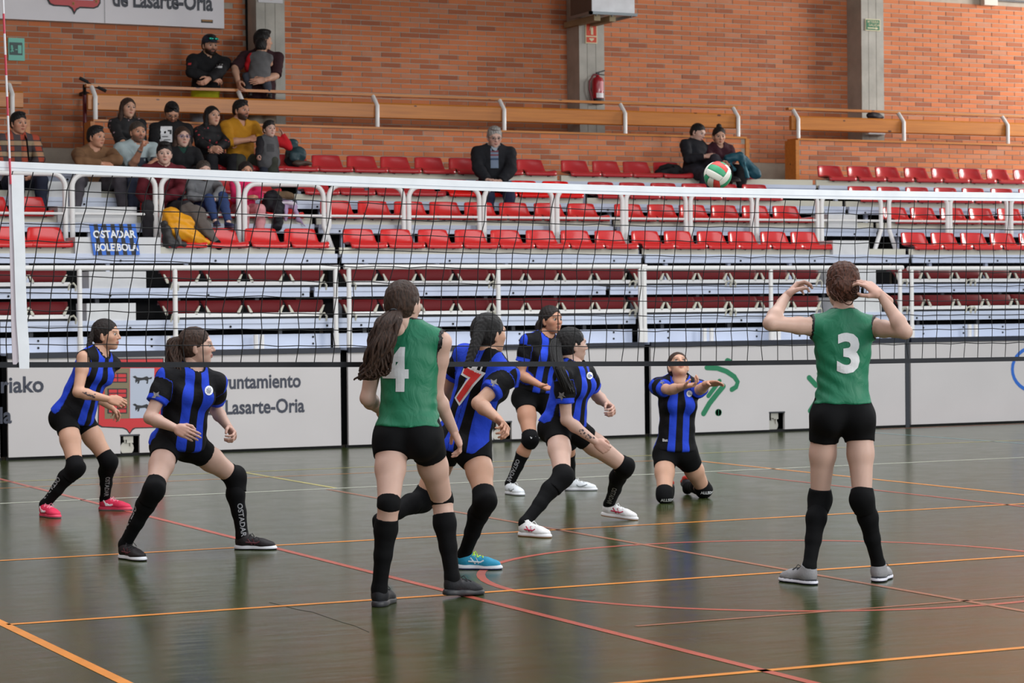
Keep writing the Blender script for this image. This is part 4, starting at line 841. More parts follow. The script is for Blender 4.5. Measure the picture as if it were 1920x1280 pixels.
# ================================================================ the players
def stance(label, H, sex, pel, pyaw, neck, cyaw, head, hyaw, feet, knees, elbows, wrists, S=None, hpitch=0, hroll=0, ank=None, sh=None, **kw):
    """pel/neck/head: (photo x, y, metres farther than the feet); feet: {side: (x, y, yaw, heel lift)}; elbows/wrists: {side: (x, y, sign)}"""
    S = H/1.68; F = {}; AN = {}
    for s, (px, py, fy, lift) in feet.items():
        pt = G(px, py)-CAMT*.035; R_ = frame(yaw(fy), UPV)
        if lift: R_ = R_@np.array(Matrix.Rotation(math.radians(-lift), 3, 'X')); pt = pt+UPV*abs(math.sin(math.radians(lift)))*.12*S
        F[s] = (pt, fy, lift); AN[s] = pt+R_@(V3(0, -.082, .088)*S)
    for s, v in (ank or {}).items(): AN[s] = v
    Z0 = np.mean([depth(a) for a in AN.values()])
    P = D(pel[0], pel[1], Z0+pel[2]); Nk = D(neck[0], neck[1], Z0+neck[2]); Hd = D(head[0], head[1], Z0+head[2])
    sp = nrm(Nk-P); Rp = frame(yaw(pyaw), nrm(UPV*1.4+sp)); Rc = frame(yaw(cyaw), sp); A = {}; Lg = {}; info = []
    sw = (.165 if sex == 'f' else .195)*kw.get('scl', 1.)
    for s, k in (('L', -1), ('R', 1)):
        hip = P+Rp@(V3(k*.088, 0, -.03)*S)
        if s in knees:
            kn = solve_mid(hip, AN[s], knees[s][:2], .41*S, .395*S, knees[s][2] if len(knees[s]) > 2 else 0); Lg[s] = (kn, AN[s]); info.append((s, round(np.linalg.norm(kn-hip)/S, 2), round(np.linalg.norm(kn-AN[s])/S, 2)))
        so = Nk+Rc@(V3(k*sw, 0, -.055)*S)
        if sh and s in sh: so = so+Rc@(V3(*sh[s])*S)
        if s in elbows:
            e = solve_end(so, elbows[s][:2], .275*S, elbows[s][2]); w = solve_end(e, wrists[s][:2], .235*S, wrists[s][2]); A[s] = (e, w); info.append((s, round(np.linalg.norm(e-so)/S, 2), round(np.linalg.norm(w-e)/S, 2)))
    print(label[:30], 'Z', round(float(Z0), 2), 'spine', round(float(np.linalg.norm(Nk-P)/S), 2), 'neck', round(float(np.linalg.norm(Hd-Nk)/S), 2), info)
    return person(label, sex, S, pel=P, pyaw=pyaw, neck=Nk, cyaw=cyaw, head=Hd, hyaw=hyaw, hpitch=hpitch, hroll=hroll, legs=Lg, arms=A, feet=F, extra={'sh': sh} if sh else None, **kw)
SHORTS = dict(m=BLACKC, len=.30, d=.007); SOCK = {'*': dict(a=.18)}; PAD = {'*': dict(up=.07, dn=.10)}
shoe_c = lambda n, c, sole, mk=None, mm=None, lace=(230, 230, 230), mw=.0045, **bands: dict(m=cloth('shoe_'+n, c, .6, .2, 90), sole=mat('sole_'+n, sole, .5), mark=mk, mm=mat('mark_'+n, mm, .5) if mm else None, lace=mat('lace_'+n, lace, .7), mw=mw, **{k: mat('sole_%s_%s' % (n, k), v, .5) for k, v in bands.items()})
MIZ = [[(.055, .078), (.075, .05)], [(.07, .045), (.085, .052), (.10, .042), (.13, .046)], [(.072, .04), (.12, .04)]]; TICK = [[(.10, .052), (.115, .038), (.135, .036), (.165, .044), (.19, .054)]]; WING = [[(.09, .065), (.12, .04), (.14, .055), (.165, .035)], [(.10, .042), (.13, .05), (.16, .05)]]; CROSS = [[(.09, .07), (.12, .035)], [(.12, .07), (.14, .036)], [(.08, .05), (.15, .045), (.17, .055)]]
def strands(g, root, path, r0, r1, m, n, wav, name='ponytail', seed=1, flat=1.):
    """a bundle of wavy tapering strands along a path"""
    rn = random.Random(seed); P = [np.asarray(p, float) for p in path]; q = MB(); K = 16
    def at(t):
        x = t*(len(P)-1); i = min(int(x), len(P)-2); u = x-i; a = P[max(i-1, 0)]; b = P[i]; c = P[i+1]; d = P[min(i+2, len(P)-1)]
        return .5*((2*b)+(c-a)*u+(2*a-5*b+4*c-d)*u*u+(3*b-a-3*c+d)*u**3)
    for k in range(n):
        an = rn.uniform(0, 6.28); rr = math.sqrt(rn.random()); ph = rn.uniform(0, 6.28); fq = rn.uniform(5, 8); e = rn.uniform(.82, 1.04); pts = []; rad = []
        for i in range(K):
            t = i/(K-1)*e; c = at(min(t, 1)); sp_ = (r0+(r1-r0)*t)*(.35+.65*min(1, t*4))*(1-.25*t*t); w = wav*t*math.sin(fq*t*2+ph)
            pts.append(c+CAMR*(math.cos(an)*rr*sp_+w)+(-CAMT)*math.sin(an)*rr*sp_*flat+UPV*.0); rad.append(.011*(1-.6*t*t) if i else .006)
        q.tube(pts, rad, 5)
    V = np.array(q.V)-np.array(root.location); return link(name, pmesh(name, V, q.F, m, None, True), root)
def braid(g, root, path, r, m, name='braid'):
    P = [np.asarray(p, float) for p in path]; pr = []; n = 11; d = np.linspace(0, len(P)-1.001, n)
    for i, x in enumerate(d):
        k = int(x); u = x-k; c = P[k]*(1-u)+P[k+1]*u; t = nrm(P[k+1]-P[k]); s = nrm(np.cross(t, CAMT)); rr = r*(1-.45*i/n)
        for w in (1, -1): pr.append(ell(c+s*w*rr*.5+t*rr*.4*w, (rr*.72, rr*.8, rr*1.25), frame(CAMT, t+s*w*.5), .004))
    return blob(root, name, surf(pr, .0045), m)
def num(g, txt, col, size, o, right, up, nn, name='shirt_number', edge=None, bold=.03, sx=1.):
    b = bvh(g.top)
    if edge: decal(name+'_edge', txt, g.root, b, o, right, up, nn, size, edge, bold+.05, sx, .02, .003)
    decal(name, txt, g.root, b, o, right, up, nn, size, col, bold, sx, .02, .0045)
PW = mat('print_white', (222, 222, 224), .6); PR_ = mat('print_red', (214, 52, 52), .6); PG = mat('print_grey', (150, 150, 154), .6); TAT = mat('tattoo_ink', (76, 64, 66), .6)
def sock_text(g, s, pxy, ang, size, txt='OSTADAR'):
    """white club lettering running down the calf, seen from the camera"""
    VQ = g.__dict__.get('sock'+s); 
    if VQ is None: return
    kn, an = g.Lg[s]; d = nrm(an-kn); o = D(pxy[0], pxy[1], depth(kn*.4+an*.6)); nn = nrm(CAM-o); nn = nrm(nn-d*(nn@d)); up = np.cross(nn, d) if ang >= 0 else np.cross(d, nn)
    decal('sock_lettering', txt, g.root, bvh(VQ), o, d, up, nn, size, PG, .02, 1., .015, .002)
def badge(g, o, r_, nn, right, up):
    b = bvh(g.top); ring = [(r_*math.cos(t*.393), r_*1.15*math.sin(t*.393)) for t in range(16)]
    decal('badge', '', g.root, b, o, right, up, nn, 1, PW, lift=.004, V=np.array(ring+[(0, 0)]), F=[(i, (i+1) % 16, 16) for i in range(16)])
    decal('badge_device', '', g.root, b, o, right, up, nn, 1, mat('badge_grey', (92, 96, 120), .6), lift=.006, V=np.array([(x*.62, y*.62) for x, y in ring]+[(0, 0)]), F=[(i, (i+1) % 16, 16) for i in range(0, 16, 2)])
def sleeve_mark(g, px, py, Z, r_=.03):
    o = D(px, py, Z); nn = nrm(CAM-o); b = bvh(g.top); V = []; F = []
    for i in range(10): q = r_*(1 if i % 2 else .5); V.append((q*math.sin(i*.628), q*math.cos(i*.628)*1.1))
    V.append((0, 0)); F = [(i, (i+1) % 10, 10) for i in range(10) if i != 3]
    decal('sleeve_emblem', '', g.root, b, o, CAMR, UPV, nn, 1, mat('emblem_silver', (128, 124, 124), .6), lift=.004, V=np.array(V), F=F)
def fin(g, legs): g.Lg = legs; return g

# ---- green 4
def p_g4():
    g = stance('player in green jersey 4 with long wavy ponytail, seen from behind', 1.70, 'f', (766, 812, 0), 172, (768, 621, .02), 168, (756, 572, -.02), 148,
        {'L': (719, 1134, 168, 0), 'R': (868, 1119, 135, 4)}, {'L': (729, 946), 'R': (829, 938)}, {'L': (688, 752, -1), 'R': (817, 738, -1)}, {'L': (712, 768, -1), 'R': (850, 806, -1)},
        hair='brown', hs='tied', skin='fair', hands=('relaxed', 'relaxed'), top=dict(m=JGREEN, sleeve=0, hem=.045, d=.015, loose=.93, nk=.058, fold=(UPV*105+CAMR*18, .0032, .98, .10)), bottom=dict(m=BLACKC, len=.27, d=.007), sock={'*': dict(a=.17)}, pads={'*': dict(up=.034, dn=.018, bulge=0, th=.006)}, shoes=shoe_c('black_trainer', (28, 28, 32), (40, 40, 44), lace=(30, 30, 34)), hroll=-4)
    r = g.root; Z = depth(g.head); strands(g, r, [D(741, 583, Z-.10), D(727, 606, Z-.17), D(713, 650, Z-.19), D(704, 705, Z-.18)], .055, .075, HAIR['brown'], 120, .022); strands(g, r, [D(735, 588, Z-.14), D(716, 640, Z-.22), D(696, 690, Z-.2), D(686, 712, Z-.19)], .045, .055, HAIR['brown'], 50, .026, seed=5)
    MB().tube([D(737+7*math.cos(t*.7), 583+4*math.sin(t*.7), Z-.115+.02*math.sin(t*.7+.5)) -g.root.location for t in range(10)], .005, 5).obj('hair_tie', BLK, r)
    n = -g.Rc[:, 1]; rt = -g.Rc[:, 0]*-1; o = D(742, 697, depth(g.neck)-.1); num(g, '4', PW, .30, o, g.Rc[:, 0], g.Rc[:, 2], n, bold=.035, sx=.95)
p_g4()
# ---- green 3
def p_g3():
    g = stance('player in green jersey 3 with raised arms and a messy bun, seen from behind', 1.74, 'f', (1579, 772, 0), 180, (1581, 602, .0), 178, (1579, 541, .0), 186,
        {'L': (1499, 1094, 215, 0), 'R': (1655, 1088, 160, 0)}, {'L': (1537, 934), 'R': (1617, 934)}, {'L': (1444, 606, 1), 'R': (1697, 622, 1)}, {'L': (1474, 556, -1), 'R': (1652, 553, -1)},
        hair='auburn', hs='bun', skin='fair', girth=.90, scl=.93, hands=('cup', 'relaxed'), sh={'L': (-.0, -.0, .025), 'R': (.0, 0, .025)}, top=dict(m=JGREEN, sleeve=0, hem=.055, d=.015, loose=.92, nk=.058, fold=(UPV*88+CAMR*58, .0048, 1.08, .14)), bottom=dict(m=BLACKC, len=.30, d=.007), sock={'*': dict(a=.1)}, pads={'*': dict(up=.05, dn=.07)}, shoes=shoe_c('grey_trainer', (142, 140, 142), (24, 24, 40), lace=(30, 30, 34), sole2=(224, 222, 232), sole3=(30, 32, 40)),
        armyaw=((CAMR*.8+UPV*.5, CAMR*.8-UPV*.3, .5), (-CAMR*.9+UPV*.3, -CAMR*.3-CAMT*.5-UPV*.6, .9)))
    q = MB(); rn = random.Random(9); lo = np.array(g.root.location); hl = lambda x, y, z: put([(x, y, z)], g.Rh, g.head, g.S)[0]
    for i in range(46):
        c = V3(-.018, -.10, .005)+V3(rn.uniform(-.05, .06), rn.uniform(-.03, .02), rn.uniform(-.05, .04)); a0 = rn.uniform(0, 6.3); rr = rn.uniform(.018, .04); dn = rn.uniform(-.05, .02)
        q.tube([hl(*(c+V3(rr*math.cos(a0+t*.5), -.012*math.sin(t), rr*math.sin(a0+t*.5)+dn*t/8)))-lo for t in range(8)], [.0045-.0003*t for t in range(8)], 4)
    for i in range(26):
        k = 1 if i % 2 else -1; x = rn.uniform(.04, .08)*k; q.tube([hl(x, -.03-.03*rn.random(), .02), hl(x*1.08, -.05, -.04), hl(x*1.02+rn.uniform(-.015, .015), -.06, -.09-rn.random()*.04)], [.004, .003, .001], 4)
    link('loose_strands', pmesh('loose_strands', q.V, q.F, HAIR['auburn'], None, True), g.root)
    o = D(1591, 666, depth(g.neck)-.1); num(g, '3', PW, .285, o, g.Rc[:, 0], g.Rc[:, 2], -g.Rc[:, 1], bold=.035, sx=1.0)
p_g3()
BJ = lambda **k: {**dict(m=JBLUE, sleeve=.62, hem=-.021, d=.016, skirt=(.166, .132, .12), stripes=1, sd=.02, loose=.96, fold=(UPV*50+CAMR*45, .003, .95, .3)), **k}
# ---- blue, far left, pink shoes
def p_l1():
    g = stance('player in blue and black stripes with a braid and pink shoes, crouching left', 1.68, 'f', (138, 776, -.02), 62, (187, 664, -.06), 58, (199, 629, -.05), 78,
        {'R': (92, 970, 38, 0), 'L': (214, 957, 74, 0)}, {'R': (142, 876, 1), 'L': (203, 864, -1)}, {'R': (146, 735, 1), 'L': (178, 742, -1)}, {'R': (203, 748, 1), 'L': (206, 762, -1)},
        hair='dark', hs='tied', skin='mid', hands=('relaxed', 'loose'), top=dict(m=JBLUE, sleeve=0, hem=-.021, d=.016, stripes=1, loose=.98, hs=1., skirt=(.166, .135, .12), fold=(UPV*50+CAMR*45, .003, .95, .3)), bottom=SHORTS, sock=SOCK, pads=PAD, shoes=shoe_c('pink', (224, 52, 88), (150, 130, 138), MIZ, (240, 228, 232), lace=(238, 150, 170), sole2=(220, 60, 92), sole3=(220, 60, 92), mw=.006))
    Z = depth(g.head); braid(g, g.root, [D(180, 616, Z-.03), D(171, 632, Z-.05), D(165, 655, Z-.07), D(157, 676, Z-.1)], .021, HAIR['dark'])
    return g
g_l1 = p_l1()
# ---- blue, second from left, dark shoes
def p_l2():
    g = stance('player in blue and black stripes with ponytail, wide stance, dark shoes', 1.68, 'f', (337, 826, .0), 38, (361, 697, -.05), 32, (368, 651, -.05), 94,
        {'R': (246, 1050, 40, 0), 'L': (477, 1031, 82, 0)}, {'R': (289, 917, 1), 'L': (440, 894, 1)}, {'R': (281, 783, 1), 'L': (404, 768, -1)}, {'R': (330, 803, 1), 'L': (430, 803, 1)},
        hair='brown', hs='tied', skin='fair', hands=('loose', 'relaxed'), top=BJ(hem=-.035), bottom=SHORTS, sock=SOCK, pads=PAD, shoes=shoe_c('dark_maroon', (32, 26, 29), (24, 24, 30), CROSS, (92, 40, 50), lace=(24, 22, 24), sole2=(226, 228, 234), sole3=(226, 228, 234)))
    Z = depth(g.head); strands(g, g.root, [D(346, 632, Z), D(332, 640, Z), D(328, 668, Z-.03), D(336, 704, Z-.06)], .048, .068, HAIR['brown'], 75, .016)
    badge(g, D(392, 732, depth(g.neck)-.15), .026, nrm(CAM-g.neck), CAMR, UPV); sleeve_mark(g, 293, 742, depth(g.sh['R'])-.05)
    return g
g_l2 = p_l2()
# ---- blue 7, running
def p_7():
    pt = D(686, 1030, 13.6)
    g = stance('player numbered 7 in blue and black stripes with a braid, stepping right', 1.68, 'f', (868, 826, .1), 150, (916, 668, .0), 142, (917, 628, -.02), 128,
        {'R': (897, 1068, 78, 0)}, {'R': (909, 936, 1), 'L': (793, 936)}, {'R': (897, 756, 1), 'L': (836, 732, -1)}, {'R': (934, 786, 1), 'L': (858, 778, -1)},
        hair='black', hs='tied', skin='mid', hands=('loose', 'loose'), ank={'L': D(712, 975, 13.35)}, top=BJ(hem=-.03), bottom=SHORTS, sock=SOCK, pads=PAD, shoes=shoe_c('turquoise', (44, 146, 182), (40, 46, 90), CROSS, (214, 228, 234), lace=(196, 236, 50), sole2=(222, 226, 234), sole3=(222, 226, 234)))
    # trailing shoe, heel up
    R_ = np.stack([nrm(-CAMT*.9+CAMR*.2), nrm(-UPV*.85-CAMR*.1+CAMT*.1), V3(0, 0, 0)], 1); R_[:, 1] = nrm(R_[:, 1]-R_[:, 0]*(R_[:, 0]@R_[:, 1])); R_[:, 2] = np.cross(R_[:, 0], R_[:, 1]); an = D(712, 975, 13.35)
    (UV, UQ), (SV, SQ) = tpl(('shoe', .0082), lambda: shoe_tpl(.0042)); k = 1.0; org = an-R_@V3(0, .055, .085); u = blob(g.root, 'shoe', (put(UV, R_, org, k), UQ), bpy.data.materials['cloth_shoe_turquoise']); link('sole', pmesh('sole', put(SV, R_, org, k)-np.array(g.root.location), SQ, mat('sole_navy', (52, 58, 92), .5), None, True), u)
    Z = depth(g.head); braid(g, g.root, [D(905, 606, Z-.08), D(897, 630, Z-.12), D(888, 655, Z-.16), D(878, 684, Z-.2)], .03, HAIR['black'])
    num(g, '7', PR_, .27, D(862, 728, depth(g.neck)-.1), g.Rc[:, 0], g.Rc[:, 2], -g.Rc[:, 1], edge=PW, sx=.9); num(g, 'M.I.', PW, .06, D(893, 692, depth(g.neck)-.1), g.Rc[:, 0], g.Rc[:, 2], -g.Rc[:, 1], name='shirt_lettering'); sleeve_mark(g, 926, 719, depth(g.sh['R'])-.06)
    return g
g_7 = p_7()
# ---- blue at the back
def p_b():
    g = stance('player in stripes standing farthest back, white shoes, right palm turned up', 1.66, 'f', (1001, 740, .0), 30, (1023, 634, -.02), 32, (1033, 601, -.03), 42,
        {'R': (965, 928, 28, 0), 'L': (1089, 920, 82, 0)}, {'R': (994, 823, 1), 'L': (1066, 826, 1)}, {'R': (975, 702, 1), 'L': (1066, 705, -1)}, {'R': (1013, 722, 1), 'L': (1075, 745, 1)},
        hair='dark', hs='tied', skin='tan', hands=('relaxed', 'relaxed'), top=BJ(hem=.05), bottom=SHORTS, sock={'*': dict(a=.36)}, pads={'*': dict(up=.06, dn=.05)}, shoes=shoe_c('white', (222, 226, 230), (150, 152, 160), TICK, (120, 128, 132), sole2=(222, 224, 228), sole3=(222, 224, 228)), armyaw=((V3(0, 0, 0), CAMT, 0), (CAMR*.2, UPV*.9+CAMT*.3, 1)))
    Z = depth(g.head); strands(g, g.root, [D(1017, 597, Z+.03), D(1010, 606, Z), D(1008, 618, Z), D(1010, 628, Z)], .022, .02, HAIR['dark'], 18, .004)
    o = D(998, 817, depth(g.hip['R'])-.1); decal('tick_mark', '', g.root, bvh(g.padR), o, CAMR, UPV, CAMT, 1, PW, V=np.array([(-.02, .008), (-.012, -.012), (.03, .008), (-.008, -.002)]), F=[(0, 1, 3), (1, 2, 3)])
    return g
g_b = p_b()
# ---- blue with the forearm tattoo
def p_t():
    g = stance('player in stripes with long straight ponytail and forearm tattoo, lunging right', 1.70, 'f', (1058, 794, .0), 55, (1077, 688, -.06), 62, (1072, 648, -.05), 112,
        {'R': (1002, 1007, 48, 0), 'L': (1161, 975, 68, 6)}, {'R': (1055, 893, 1), 'L': (1170, 874, 1)}, {'R': (1062, 789, 1), 'L': (1119, 742, -1)}, {'R': (1117, 828, 1), 'L': (1142, 761, 1)},
        hair='black', hs='tied', skin='fair', hands=('loose', 'fist'), top=BJ(hem=.01), bottom=SHORTS, sock={'*': dict(a=.15)}, pads={'R': dict(up=.06, dn=.12), 'L': dict(up=.05, dn=.07, hole=.03)}, shoes=shoe_c('white_crimson', (220, 218, 218), (186, 140, 110), CROSS, (190, 40, 80), sole2=(222, 220, 222), sole3=(222, 220, 222)))
    Z = depth(g.head); zs = min(Z, depth(g.sh['R'])); strands(g, g.root, [D(1053, 633, Z-.02), D(1041, 645, Z-.08), D(1047, 688, zs-.13), D(1069, 738, zs-.14)], .034, .044, HAIR['black'], 60, .007)
    sleeve_mark(g, 1053, 742, depth(g.sh['R'])-.05); badge(g, D(1106, 704, depth(g.neck)-.1), .022, nrm(CAM-g.neck), CAMR, UPV)
    return g
g_t = p_t()
# ---- blue, kneeling
def p_k():
    H = 1.66; S = H/1.68; kL = G(1320, 934)-CAMT*.05+UPV*.07; kR = G(1247, 944)-CAMT*.05+UPV*.07; Zk = (depth(kL)+depth(kR))/2
    P = D(1267, 846, Zk+.02); Nk = D(1273, 713, Zk+.02); Hd = D(1272, 688, Zk-.04); sp = nrm(Nk-P); Rc = frame(yaw(8), sp)
    so = {s: Nk+Rc@(V3(k*.165, 0, -.055)*S) for s, k in (('L', -1), ('R', 1))}
    A = {'R': (D(1256, 731, Zk-.20), D(1284, 724, Zk-.36)), 'L': (D(1312, 731, Zk-.18), D(1329, 719, Zk-.38))}
    an = {'L': kL-CAMT*.36-CAMR*.10+UPV*.0, 'R': kR-CAMT*.36+CAMR*.06}
    for s in 'LR': an[s][2] = .07
    g = person('player in stripes kneeling on both knees, arms stretched out, looking up', 'f', S, skin='mid', hair='brown', hs='tied', pel=P, pyaw=6, neck=Nk, cyaw=8, head=Hd, hyaw=8, hpitch=34, legs={'L': (kL, an['L']), 'R': (kR, an['R'])}, arms=A, hands=('flat', 'cup'),
        top=BJ(hem=.02, loose=.93), bottom=SHORTS, sock={'*': dict(a=.2)}, pads={'*': dict(up=.05, dn=.05)}, gaze=12, armyaw=((CAMR*.6-UPV*.3, -UPV*.5+CAMT*.5, .6), (CAMR*.7, UPV*.8+CAMT*.3, .7)))
    base = np.array(g.root.location); sc = shoe_c('black_red', (36, 34, 38), (206, 60, 50), CROSS, (214, 214, 214)); (UV, UQ), (SV, SQ) = tpl(('shoe', .0082), lambda: shoe_tpl(.0042))
    for s in 'LR':
        fw_ = nrm(-CAMT*.9-UPV*.25); R_ = np.stack([V3(0, 0, 0), fw_, nrm(-UPV-CAMT*.3)], 1); R_[:, 2] = nrm(R_[:, 2]-fw_*(fw_@R_[:, 2])); R_[:, 0] = np.cross(R_[:, 1], R_[:, 2]); org = an[s]-R_@(V3(0, .055, .075)*S)
        v = put(UV, R_, org, S); w = put(SV, R_, org, S); dz = max(0, .004-min(v[:, 2].min(), w[:, 2].min())); u = blob(g.root, 'shoe', (v+UPV*dz, UQ), sc['m']); link('sole', pmesh('sole', w+UPV*dz-base, SQ, sc['sole'], None, True), u)
    b = {'R': bvh(g.padR), 'L': bvh(g.padL)}
    for s, px, py in (('R', 1248, 934), ('L', 1331, 929)): decal('pad_lettering', 'ALLSIX', g.root, b[s], D(px, py, Zk-.1), CAMR, UPV, CAMT, 0.03, PW, .02, 1.1, .01, .002)
    badge(g, D(1293, 738, Zk-.1), .022, CAMT, CAMR, UPV); decal('hem_label', 'Bat', g.root, bvh(g.top), D(1248, 826, Zk-.15), CAMR, UPV, CAMT, .03, PW, .02)
    sleeve_mark(g, 1242, 716, Zk-.1, .022)
p_k()
for g_, tx in ((g_l1, [('R', (97, 912), 1), ('L', (201, 903), 1)]), (g_l2, [('R', (241, 971), 1), ('L', (453, 975), 1)]), (g_b, [('R', (963, 880), 1)]), (g_t, [('L', (1148, 926), 1)])):
    for s_, p_, a_ in tx: sock_text(g_, s_, p_, a_, .046)
def tattoo(g, side, t0, t1, seed):
    e, w = g.A[side]; me = g.root.data; b = BVHTree.FromPolygons([tuple(v.co) for v in me.vertices], [tuple(p.vertices) for p in me.polygons]); rn = random.Random(seed); lo = np.array(g.root.location); d = nrm(w-e); V = []; F = []
    nn = nrm(CAM-(e+w)/2); nn = nrm(nn-d*(nn@d)); q = np.cross(nn, d); o = e+(w-e)*(t0+t1)/2-lo; L = np.linalg.norm(w-e)*(t1-t0)/2
    for i in range(16):
        c = (rn.uniform(-L, L), rn.uniform(-.016, .016)); k = len(V); r_ = rn.uniform(.004, .011)
        V += [(c[0]+r_*rn.uniform(.5, 1.5)*math.cos(t*1.047), c[1]+r_*rn.uniform(.4, .9)*math.sin(t*1.047)) for t in range(6)]; F.append(tuple(range(k, k+6)))
    P = []
    for x, y in V:
        s_ = o+d*x+q*y; h = b.ray_cast(Vector(s_+nn*.2), Vector(-nn), .4); P.append(np.array(h[0])+nn*.0012 if h[0] else s_)
    link('tattoo', pmesh('tattoo', P, F, TAT), g.root)
tattoo(g_l1, 'R', .2, .72, 3); tattoo(g_t, 'R', .45, .9, 5)
# ================================================================ the spectators
def glasses(g, m, R_=.021, col=None):
    q = MB(); P = lambda x, y, z: put([(x, y, z)], g.Rh, g.head, g.hS)[0]-np.array(g.root.location)
    for k in (-1, 1):
        q.tube([P(k*.033+R_*math.cos(t*.524), .107, .010+R_*.75*math.sin(t*.524)) for t in range(13)], .0026, 5); q.tube([P(k*(.033+R_), .106, .014), P(k*.072, .085, .014), P(k*.077, .01, .014)], .0024, 5)
    q.tube([P(-.012, .111, .013), P(.012, .111, .013)], .0024, 5); return q.obj('glasses', m, g.root)
def sit(label, hp, row, sex='m', S=1.03, hS=1.10, lean=.0, fy=26, hyaw=26, hpitch=-4, hroll=0, arms=None, knee=.13, hb=.0, legs=None, side=0., foot=0., cyaw=None, **kw):
    Hd = W(hp[0], hp[1], DY[row]+.20-lean); z = DZ[row]+.11+.10*S; P = V3(Hd[0]+side, DY[row]+.25, z); F_ = yaw(fy); R0 = nrm(np.cross(F_, UPV))
    Nk = Hd-UPV*.135*S-yaw(hyaw)*.022+V3(0, .015, 0); sp = nrm(Nk-P); Rc = frame(yaw(fy if cyaw is None else cyaw), sp); Rp = frame(F_, nrm(UPV*1.4+sp)); Lg = {}; A = {}; Ft = {}
    sw = (.165 if sex == 'f' else .195)*kw.get('scl', 1.)
    for s, k in (('L', -1), ('R', 1)):
        hip = P+Rp@(V3(k*.088, 0, -.03)*S)
        if legs and s in legs: kn, an = legs[s]
        else:
            kn = hip+F_*.42*S+R0*k*(knee-.088)*S*1.2+UPV*.01; an = V3(kn[0]-F_[0]*.03+R0[0]*k*foot, kn[1]+.02, DZ[row-1]+.085*S)
        Lg[s] = (kn, an); Ft[s] = (V3(an[0], an[1], an[2]-.083*S)+F_*.06*S, fy+k*8*(-1), 0)
        so = Nk+Rc@(V3(k*sw, 0, -.055)*S)
        if arms and s in arms:
            (ex, ey, es), (wx, wy, ws) = arms[s]; e = solve_end(so, (ex, ey), .275*S, es); w = solve_end(e, (wx, wy), .235*S, ws)
        else:
            e = so+nrm(-UPV*.9+F_*.25+Rc[:, 0]*k*.32)*.275*S; w = e+nrm(F_*.8-Rc[:, 0]*k*.45-UPV*.22)*.235*S
        A[s] = (e, w)
    g = person(label, sex, S, pel=P, pyaw=fy, neck=Nk, cyaw=fy if cyaw is None else cyaw, head=Hd, hyaw=hyaw, hpitch=hpitch, hroll=hroll, legs=Lg, arms=A, feet=Ft, headS=hS, hd=.0125, hh=.0048, **kw); g.hS = hS; g.Lg = Lg; g.A = A; return g
def trousers(n, c, **k): return dict(m=cloth(n, c, .85, .3, 18), len=1.95, d=.016, name='trousers', wob=.003, **k)
def jumper(n, c, **k): q = dict(m=cloth(n, c, .85, .35, 24), sleeve=1.95, hem=-.02, d=.02, sd=.02, name='jumper', wob=.004, loose=1.02, nk=.066); q.update(k); return q
DSH = shoe_c('dark_shoe', (34, 33, 36), (60, 58, 56)); WSH = shoe_c('canvas_shoe', (30, 30, 32), (214, 210, 206)); NSH = shoe_c('navy_shoe', (40, 44, 78), (60, 62, 80))
FRM = mat('dark_frame', (40, 34, 36), .35)
# plaid man at the left edge
g = sit('man in orange plaid shirt with a dark strap, at the left edge', (35, 232), 5, fy=30, hyaw=42, hair='black', hs='short', skin='tan', arms={'R': ((2, 300, 1), (38, 318, 1)), 'L': ((74, 298, 1), (60, 324, 1))}, hands=('loose', 'loose'),
    top=jumper('plaid', (0, 0, 0), m=plaid_mat(), name='plaid_shirt', hem=-.04), bottom=trousers('navy_trousers', (34, 38, 54)), shoes=DSH)
MB().tube([D(45, 252, depth(g.neck)+.02)-np.array(g.root.location), D(50, 262, depth(g.neck)-.14)-np.array(g.root.location), D(54, 300, depth(g.neck)-.2)-np.array(g.root.location)], .022, 6, flat=.4).obj('strap', BLACKC, g.root)
# brown jumper
g = sit('man in brown jumper leaning forward on crossed arms', (180, 258), 5, lean=.26, fy=26, hyaw=56, hpitch=-4, hair='black', hs='short', skin='tan', arms={'R': ((150, 302, 1), (196, 308, 1)), 'L': ((221, 300, 1), (178, 306, 1))}, hands=('loose', 'loose'), knee=.22, foot=.05,
    top=jumper('brown_wool', (116, 84, 58), hem=-.05), bottom=trousers('grey_trousers', (74, 70, 76)), shoes=WSH)
# woman in dark floral blouse, left
g = sit('woman with long straight hair in dark blouse with small pale flowers', (240, 204), 6, 'f', fy=24, hyaw=34, hpitch=2, hroll=4, hair='brown', hs='straight', skin='mid', arms={'R': ((222, 258, 1), (240, 277, 1)), 'L': ((266, 262, 1), (258, 286, 1))},
    top=jumper('floral', (0, 0, 0), m=floral_mat('pale_flowers', (170, 140, 150), .33), name='blouse', sleeve=1.4), bottom=trousers('black_trousers', (28, 28, 32)), shoes=DSH)
# light tee
g = sit('man in pale tee with a dark chest band, hand on chin', (258, 249), 5, lean=.12, fy=26, hyaw=32, hpitch=-2, hair='stubble', hs='crop', skin='tan', beard=.7, arms={'R': ((250, 309, 1), (264, 279, 1)), 'L': ((292, 305, 1), (268, 318, 1))}, hands=('loose', 'fist'),
    top=dict(m=cloth('pale_tee', (160, 174, 176), .85), sleeve=.85, hem=-.04, d=.022, sd=.03, name='tee_shirt', wob=.004), bottom=trousers('slate_trousers', (52, 58, 76)), shoes=DSH, armyaw=(None, (UPV*.4, -CAMT*.2+CAMR*.6, .5)))
o = D(278, 304, depth(g.neck)-.1); decal('chest_band', '', g.root, bvh(g.top), o, CAMR, UPV, CAMT, 1, mat('band_slate', (52, 60, 72), .8), lift=.004, V=np.array([(x, y) for y in (-.11, -.05, 0, .06) for x in np.linspace(-.13, .10, 9)]), F=[(r*9+i, r*9+i+1, r*9+i+10, r*9+i+9) for r in range(3) for i in range(8)])
